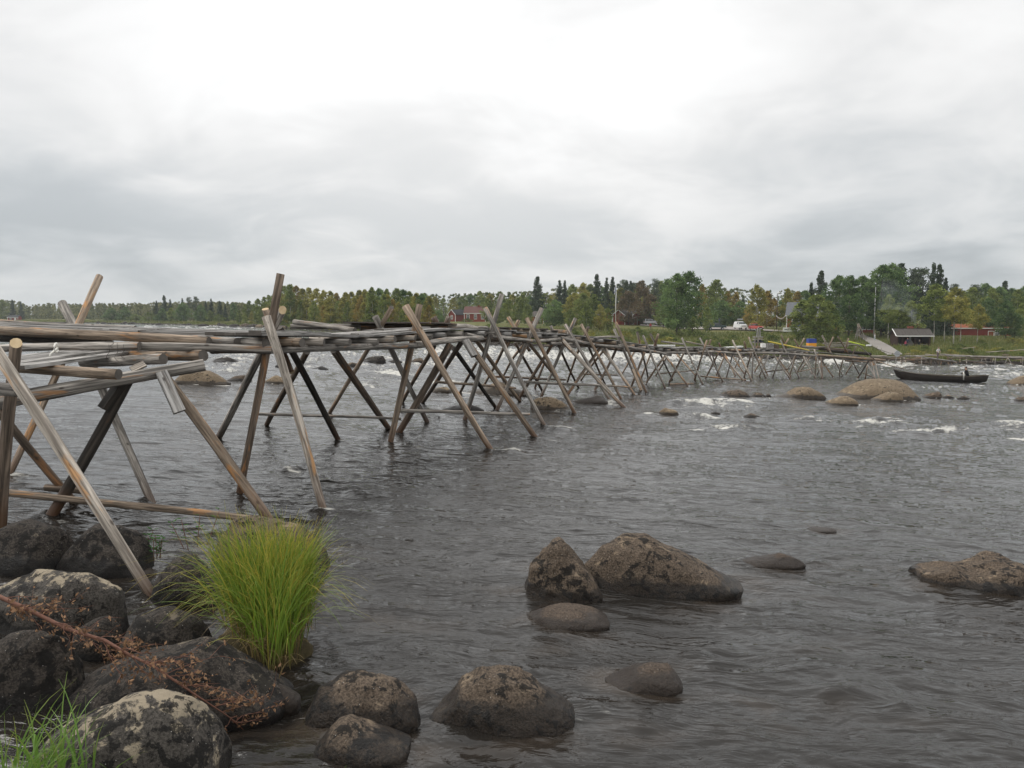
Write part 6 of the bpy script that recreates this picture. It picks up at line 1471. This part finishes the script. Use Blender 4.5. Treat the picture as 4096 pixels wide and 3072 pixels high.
# ------------------------------------------------------------------ cars
def car(u, d, rz, L, Wd, Hh, paint, label, kind='estate', sink=0.0):
    b = land(u, d); r = thing('parked_car', (b.x, b.y, b.z+.27+sink), label, 'car', None, rz)
    if kind == 'van': low = [(-.5,.20),(.5,.20),(.5,.50),(.46,.60),(.24,.64),(-.47,.66),(-.5,.55)]; cab = [(-.485,.655),(.23,.635),(.10,.97),(-.02,1.0),(-.44,1.0),(-.475,.95)]
    else: low = [(-.5,.22),(.5,.22),(.5,.48),(.44,.58),(.22,.63),(-.47,.65),(-.5,.52)]; cab = [(-.49,.645),(.21,.625),(.04,.96),(-.05,1.0),(-.38,1.0),(-.44,.96)]
    bm = bmesh.new()
    def loft(poly, ins0, ins1, zmid):
        rows = []
        for yy, s in ((-1, 1), (1, 1)):
            rows.append([bm.verts.new((x*L, yy*(Wd/2-(ins0 if z*Hh < zmid else ins1)), z*Hh)) for x, z in poly])
        n = len(poly)
        bm.faces.new(rows[0][::-1]); bm.faces.new(rows[1])
        for i in range(n): bm.faces.new((rows[0][i], rows[0][(i+1)%n], rows[1][(i+1)%n], rows[1][i]))
    loft(low, .0, .05, Hh*.5); loft(cab, .07, .22, Hh*.8)
    bmesh.ops.recalc_face_normals(bm, faces=bm.faces); bmesh.ops.bevel(bm, geom=[e for e in bm.edges], offset=.05, segments=2, affect='EDGES')
    me = bpy.data.meshes.new('body'); bm.to_mesh(me); bm.free(); me.materials.append(M[paint]); me.polygons.foreach_set('use_smooth', [False]*len(me.polygons)); obj('body', me, r)
    x0, x1, x2, x3 = cab[0][0]*L, cab[1][0]*L, cab[2][0]*L, cab[4][0]*L
    for sy in (-1, 1):
        for (a, b_) in ((.08, .36), (.39, .66), (.69, .93)) if kind != 'van' else ((.62, .92),):
            w_ = MB(); zb, zt_ = .69*Hh, .93*Hh; xb0, xb1 = x0+(x1-x0)*a, x0+(x1-x0)*b_; sc_ = .80
            cx_ = (x3+x2)/2; yb, yt = sy*(Wd/2-.085), sy*(Wd/2-.185)
            q = [(xb0, yb, zb), (xb1, yb, zb), (cx_+(xb1-cx_)*sc_ if b_ > .7 else xb1-.02, yt, zt_), (xb0+.02 if a > .1 else cx_+(xb0-cx_)*.93, yt, zt_)]
            w_.add([Vector(p)+Vector((0, sy*.012, 0)) for p in q]+[Vector(p)-Vector((0, sy*.03, 0)) for p in q], [(0,1,2,3),(4,7,6,5),(0,4,5,1),(1,5,6,2),(2,6,7,3),(3,7,4,0)]); w_.build('side_window', M['glass'], r)
        for k, xx in enumerate((-.31*L, .32*L)):
            w_ = MB(); rr = .30; w_.tube([(xx, sy*(Wd/2-.16), rr-.27), (xx, sy*(Wd/2+.012), rr-.27)], rr, 16); wo_ = w_.build('wheel', M['rubber'], r)
            w_ = MB(); w_.tube([(xx, sy*(Wd/2+.013), rr-.27), (xx, sy*(Wd/2+.03), rr-.27)], rr*.62, 12); w_.build('rim', M['steel'], wo_)
        w_ = MB(); w_.box((L*.485, sy*Wd*.36-.14, Hh*.40), (L*.508, sy*Wd*.36+.14, Hh*.49)); w_.build('headlight', M['white'], r)
        w_ = MB(); w_.box((-L*.508, sy*Wd*.38-.10, Hh*.42), (-L*.49, sy*Wd*.38+.10, Hh*.56)); w_.build('tail_light', M['paint_red'], r)
        w_ = MB(); w_.box((x1*.8, sy*(Wd/2+.03)-.08, Hh*.64), (x1*.8+.12, sy*(Wd/2+.03)+.08, Hh*.72)); w_.build('mirror', M[paint], r)
    def slope(xa, za, xb, zb, nm):
        w_ = MB(); y0, y1 = Wd/2-.14, Wd/2-.25; dx, dz_ = (.025 if xa > 0 else -.025), .02
        q = [(xa, -y0, za), (xa, y0, za), (xb, y1, zb), (xb, -y1, zb)]
        w_.add([Vector(p)+Vector((dx, 0, dz_)) for p in q]+[Vector(p)-Vector((dx, 0, dz_)) for p in q], [(0,1,2,3),(4,7,6,5),(0,4,5,1),(1,5,6,2),(2,6,7,3),(3,7,4,0)]); w_.build(nm, M['glass'], r)
    slope(x1-.06, .67*Hh, cab[2][0]*L+.03, .93*Hh, 'windscreen'); slope(x0+.01, .70*Hh, cab[5][0]*L-.01, .92*Hh, 'rear_window')
    w_ = MB(); w_.box((L*.47, -Wd*.46, Hh*.20), (L*.515, Wd*.46, Hh*.33)); w_.build('front_bumper', M['black'] if paint != 'paint_white' else M[paint], r)
    w_ = MB(); w_.box((L*.49, -Wd*.26, Hh*.37), (L*.506, Wd*.26, Hh*.45)); w_.build('grille', M['black'], r)
    w_ = MB(); w_.box((L*.5155, -.26, Hh*.235), (L*.522, .26, Hh*.30)); w_.build('number_plate', M['white'], r)
    return r
car(2863,189,-.12,4.3,1.72,1.46,'paint_green','dark green estate car parked side on by the road')
car(2959,188,-1.45,4.2,1.72,1.70,'paint_white','white high roofed car facing the river beside the green one','van')
car(3022,184,-1.3,3.7,1.62,1.48,'paint_red','red car facing the river behind the lattice post')
car(2605,220,.1,4.2,1.7,1.4,'paint_silver','pale car half hidden behind grass above the person in red',sink=.1); car(2655,216,.05,4.2,1.7,1.4,'paint_silver','pale car beside the trunk of the big aspen',sink=.1)
car(2740,206,-.1,4.2,1.7,1.42,'cl_navy','dark car right of the big aspen trunk'); car(3405,186,.2,4.2,1.7,1.4,'paint_white','white car almost hidden behind the dark aspens')
# bicycle
b0 = land(2993,183); bk = thing('bicycle', b0+Vector((0,0,.22)), 'dark bicycle leaning between the white and the red car', 'bicycle', None, .4)
for x in (-.52, .52):
    m_ = MB(); ring = [(x+.33*math.cos(a), 0, .34+.33*math.sin(a)) for a in [i*math.pi/10 for i in range(21)]]; m_.tube(ring, .022, 6); wh_ = m_.build('wheel', M['rubber'], bk)
m_ = MB(); m_.bar((-.52,0,.34),(-.1,0,.3),.03,.03); m_.bar((-.1,0,.3),(-.2,0,.85),.03,.03); m_.bar((-.18,0,.75),(.38,0,.82),.03,.03); m_.bar((-.1,0,.3),(.38,0,.8),.03,.03); m_.bar((.52,0,.34),(.36,0,.95),.03,.03); m_.build('frame', M['black'], bk)
m_ = MB(); m_.bar((.36,-.25,.97),(.36,.25,.97),.03,.03); m_.build('handlebar', M['steel'], bk)
m_ = MB(); m_.box((-.32,-.06,.86),(-.1,.06,.92)); m_.build('saddle', M['black'], bk)
# fences, rails on the far bank
def rail_fence(label, pts, d, name='pole_rail'):
    q = P(*pts[0], d); r = thing(name, q, label, 'rail')
    log('rail', q, P(*pts[1], d-.3), .055, .05, 'pale', r, seg=4, sides=7)
    for t in (.12, .92):
        a = q.lerp(P(*pts[1], d-.3), t); g_ = min(land(2048+FPX*a.x/a.y, a.y).z, a.z-.4); log('post', Vector((a.x, a.y+.12, g_-.1)), a+Vector((0, .12, .05)), .04, .04, 'grey', r, seg=3, sides=6)
rail_fence('short grey pole rail standing in the meadow behind the platform', ((3838,1397),(3902,1388)), 120)
rail_fence('long pale pole rail rising to the right edge', ((3945,1409),(4110,1398)), 112)
for (u0, v0, u1, v1, d, l) in ((3290,1374,3405,1371,120,'upper grey pole stacked on racks behind the walkway end'),(3300,1381,3440,1377,119.5,'lower grey pole stacked on racks behind the walkway end'),(3310,1386,3395,1384,119,'lowest grey pole stacked on racks behind the walkway end')):
    o = log('stacked_pole', P(u0,v0,d), P(u1,v1,d), .09, .08, 'grey', None, seg=4, sides=7); tag(o, l, 'pole')
r = thing('pole_rack', P(3350,1392,119.8), 'pole rack on the grass behind the walkway end', 'rack')
for u in (3300, 3345, 3392): a = P(u,1370,119.7); log('post', Vector((a.x,a.y,land(u,119.7).z-.2)), a, .05, .05, 'mid', r, seg=3, sides=6)
# far jetty and platform
pf = thing('fishing_platform', P(3720,1440,103), 'low plank platform on short posts along the far bank under the standing person', 'platform')
A0, A1 = P(3665,1424,105.5), P(3822,1446,101.2); ax = (A1-A0)
for k in range(6):
    o_ = Vector((-.5, 1.1, 0)).normalized()*(.30*k); z_ = Vector((0, 0, .012*(k % 2)))
    board('plank', A0+o_+z_, A1+o_+z_, .27, .05, 'plank', pf, rag=.1)
log('stringer', A0+Vector((0,0,-.14)), A1+Vector((.2,0,-.13)), .10, .09, 'brown', pf, seg=5, sides=8)
for i in range(8):
    t = .05+i*.13; a = A0+ax*t+Vector((0,.3,-.1)); log('post', a, Vector((a.x+.35*(-1)**i, a.y-.2, zw(a.x,a.y)-.4)), .07, .06, 'mid' if i % 2 else 'brown', pf, seg=3, sides=7)
jt = thing('bank_jetty', P(3900,1430,103), 'low jetty of grey poles running along the far bank to the right edge', 'jetty')
for (u0,v0,u1,v1,d0,d1,rr,m) in ((3480,1428,3640,1426,104,105,.08,'grey'),(3500,1433,3700,1440,104,102.5,.07,'mid'),(3640,1424,3760,1421,106,106,.07,'grey'),(3760,1417,3905,1425,106,105,.08,'grey'),(3780,1421,3930,1430,105,104,.08,'plank'),(3880,1426,4150,1434,104,103,.09,'grey'),(3900,1424,4130,1429,105,104,.07,'grey'),(3850,1442,3965,1448,102.4,102,.05,'grey'),(3930,1430,4140,1438,104,103,.06,'mid'),(3700,1417,3790,1424,107,105.5,.05,'pale')):
    log('pole', P(u0,v0,d0), P(u1,v1,d1), rr, rr, m, jt, seg=4, sides=7)
for (u,v,w_,dd) in ((3790,1424,3830,105),(3560,1430,3548,104),(3620,1430,3606,104),(3862,1428,3870,104.5),(3930,1430,3922,104),(3982,1430,3980,103.6),(4030,1432,4018,103.2),(4032,1432,4046,103.2),(4092,1434,4090,103)):
    a = P(u,v,dd); b_ = P(w_,1458,dd-.4); log('post', a, b_, .055, .05, 'grey', jt, seg=3, sides=7)
log('brace', P(4016,1456,102.8), P(4048,1457,102.8), .05, .05, 'pale', jt, seg=3, sides=7)
jr = random.Random(3)
for i in range(22):
    u0 = jr.uniform(3470, 4080); du = jr.uniform(35, 110); d0 = jr.uniform(102.6, 106.5); v0 = 1428+jr.uniform(-9, 14)+(u0-3470)*.012
    log('pole', P(u0, v0, d0), P(u0+du, v0+jr.uniform(-6, 7), d0-jr.uniform(-.6, 1.2)), jr.uniform(.045, .08), .05, jr.choice(['grey', 'mid', 'pale', 'brown']), jt, seg=3, sides=6)
for i in range(12):
    u0 = jr.uniform(3480, 4090); a = P(u0, 1430, 104.2); log('post', a, Vector((a.x+jr.uniform(-.5, .5), a.y-.4, zw(a.x, a.y)-.3)), .055, .05, jr.choice(['grey', 'mid', 'pale']), jt, seg=3, sides=6)
# ------------------------------------------------------------------ boat with rower
bd = 66.5; s = bd/FPX
b0 = P(3585,1523,bd); b1 = P(3942,1523,bd-1.0); bl = (b1-b0).length; org = Vector((b0.x, b0.y, zw((b0.x+b1.x)/2, bd))); yaw = math.atan2(b1.y-b0.y, b1.x-b0.x)
bt = thing('rowing_boat', org, 'long narrow black tarred rowing boat lying in the rapids', 'boat', None, yaw)
NS = 16; ring = []
for i in range(NS+1):
    t = i/NS; x = t*bl; hb = .62*min(1, (t*2.6+.02)**.7)*min(1, ((1-t)*2.4+.30)**.7)
    sh_ = np.interp(t, [0,.05,.12,.25,.5,.8,1], [.92,.80,.68,.56,.46,.40,.52]); ke = np.interp(t, [0,.08,.2,.9,1], [.35,.02,-.12,-.12,-.02])
    xo = x+(.22*(1-min(1, t*8))); ring.append((x, hb, sh_, ke))
hv, hf = [], []
for (x, hb, sh_, ke) in ring:
    for f, zf in ((1,1),(.97,.66),(.80,.33),(.42,.08),(0,0),(-.42,.08),(-.80,.33),(-.97,.66),(-1,1)): hv.append((x-(.25*(zf) if x < .5 else 0)+(.12*zf if x > bl-.2 else 0), hb*f, ke+(sh_-ke)*zf))
    for f, zf in ((-.94,1),(-.90,.68),(-.74,.38),(0,.16),(.74,.38),(.90,.68),(.94,1)): hv.append((x-(.25*(zf) if x < .5 else 0)+(.12*zf if x > bl-.2 else 0), hb*f, ke+(sh_-ke)*zf))
K = 16; mi = []
for i in range(NS):
    for k in range(K): hf.append((i*K+k, (i+1)*K+k, (i+1)*K+(k+1)%K, i*K+(k+1)%K)); mi.append(0 if k < 8 else 1)
hf.append(tuple(range(K))); mi.append(0); hf.append(tuple(NS*K+k for k in range(K-1,-1,-1))); mi.append(0)
me = mesh_of('hull', hv, hf, [M['boat'], M['boat_in']], mi); obj('hull', me, bt)
x, hb, sh_, ke = ring[NS]
m_ = MB(); m_.add([(x+.06,-hb*.93,sh_-.04),(x+.06,hb*.93,sh_-.04),(x-.02,hb*.5,ke+.06),(x-.02,-hb*.5,ke+.06),(x+.0,-hb*.93,sh_-.04),(x+.0,hb*.93,sh_-.04),(x-.08,hb*.5,ke+.06),(x-.08,-hb*.5,ke+.06)], [(0,1,2,3),(7,6,5,4),(0,4,5,1),(1,5,6,2),(2,6,7,3),(3,7,4,0)]); m_.build('transom', M['boat'], bt)
for t in (.22, .48, .80):
    hb_ = np.interp(t, [i/NS for i in range(NS+1)], [q[1] for q in ring]); sz = np.interp(t, [i/NS for i in range(NS+1)], [q[2] for q in ring])
    m_ = MB(); m_.box((t*bl-.12,-hb_*.9,sz-.20),(t*bl+.12,hb_*.9,sz-.16)); m_.build('thwart', M['boat_in'], bt)
for sg in (-1, 1):
    m_ = MB(); m_.tube([(q[0]-(.25 if i == 0 else 0)+(.12 if i == NS else 0), sg*q[1]*.985, q[2]+.012) for i, q in enumerate(ring)], .028, 6); m_.build('gunwale', M['boat_in'], bt)
ro = MB(); p0 = P(3854,1488,bd-1.3); ro.tube([p0, p0+Vector((.02,-.03,-.2)), p0+Vector((.0,-.05,-.62))], .045, 7)
tag(ro.build('fender_rope', M['rope'], None, smooth=True), 'white rope hanging over the boat side in front of the rower', 'rope')
ro = MB(); pA, pB = P(3948,1499,bd-1), P(4046,1519,bd+1); ro.tube([pA, pA.lerp(pB,.5)+Vector((0,0,-.06)), pB], .04, 6)
tag(ro.build('mooring_rope', M['rope'], None, smooth=True), 'white mooring rope from the boat stern to the boulder at the right edge', 'rope')
bw = Vector((math.cos(yaw), math.sin(yaw), 0)); q = org+bw*(bl*.80); 
person((q.x, q.y, org.z-.02), -math.pi/2-.05, 'sit', 'cl_black', 'cl_black', 'hair', 'person in a black jacket sitting hunched in the stern of the boat', 1.60)
# ------------------------------------------------------------------ smoke
sp = [P(3661,1302,142.5), P(3657,1285,142.8), P(3650,1262,143), P(3642,1240,143.4), P(3630,1215,144), P(3605,1195,144.6), P(3565,1180,145.2), P(3520,1175,146)]
so = sp[0].copy(); m_ = MB(); m_.tube([p-so for p in sp], [.22,.4,.75,1.2,1.7,2.3,2.8,3.0], 14)
m, g = new_mat('thin_wood_smoke')
tc = g.n('ShaderNodeTexCoord').outputs['Object']; sp_ = g.n('ShaderNodeSeparateXYZ', None, Vector=tc)
fall = g.math('SUBTRACT', 1.0, g.ss(sp_.outputs[2], 0.0, 5.5)); nz = g.noise(g.scale(tc, (.55,.55,.4)), 1.0, 3, .6)
dn = g.math('MULTIPLY', g.math('ADD', g.math('MULTIPLY', g.math('POWER', fall, 2.5), .5), .035), g.ss(nz, .35, .7))
g.out(None, g.n('ShaderNodeVolumePrincipled', None, Color=(.78,.84,.90,1), Density=dn, Anisotropy=.2).outputs[0])
tag(m_.build('smoke_plume', m, None, tuple(so), True), 'thin blue grey smoke drifting up from the shelter chimney', 'smoke', None, 'stuff')

# ------------------------------------------------------------------ damp air over the river
hz = MB(); hz.box((-1950, -60, -9), (2600, 1900, 32))
m, g = new_mat('damp_air'); g.out(None, g.n('ShaderNodeVolumePrincipled', None, Color=(.92, .96, 1.0, 1), Density=0.00019, Anisotropy=.1).outputs[0])
tag(hz.build('haze', m), kind='stuff')

# ------------------------------------------------------------------ trees of one wood: told apart by their place in the row
ORD = 'first second third fourth fifth sixth seventh eighth ninth tenth eleventh twelfth thirteenth fourteenth fifteenth'.split()
rows = {}
for o in SC.objects:
    if o.parent is None and o.get('category') == 'tree' and o.get('group'): rows.setdefault(o['group'], []).append(o)
for gname, os_ in rows.items():
    if len(os_) > 15: continue
    os_.sort(key=lambda o: o.location.x/o.location.y)
    for i, o in enumerate(os_): o['label'] = o['label']+', '+ORD[i]+' from the left'
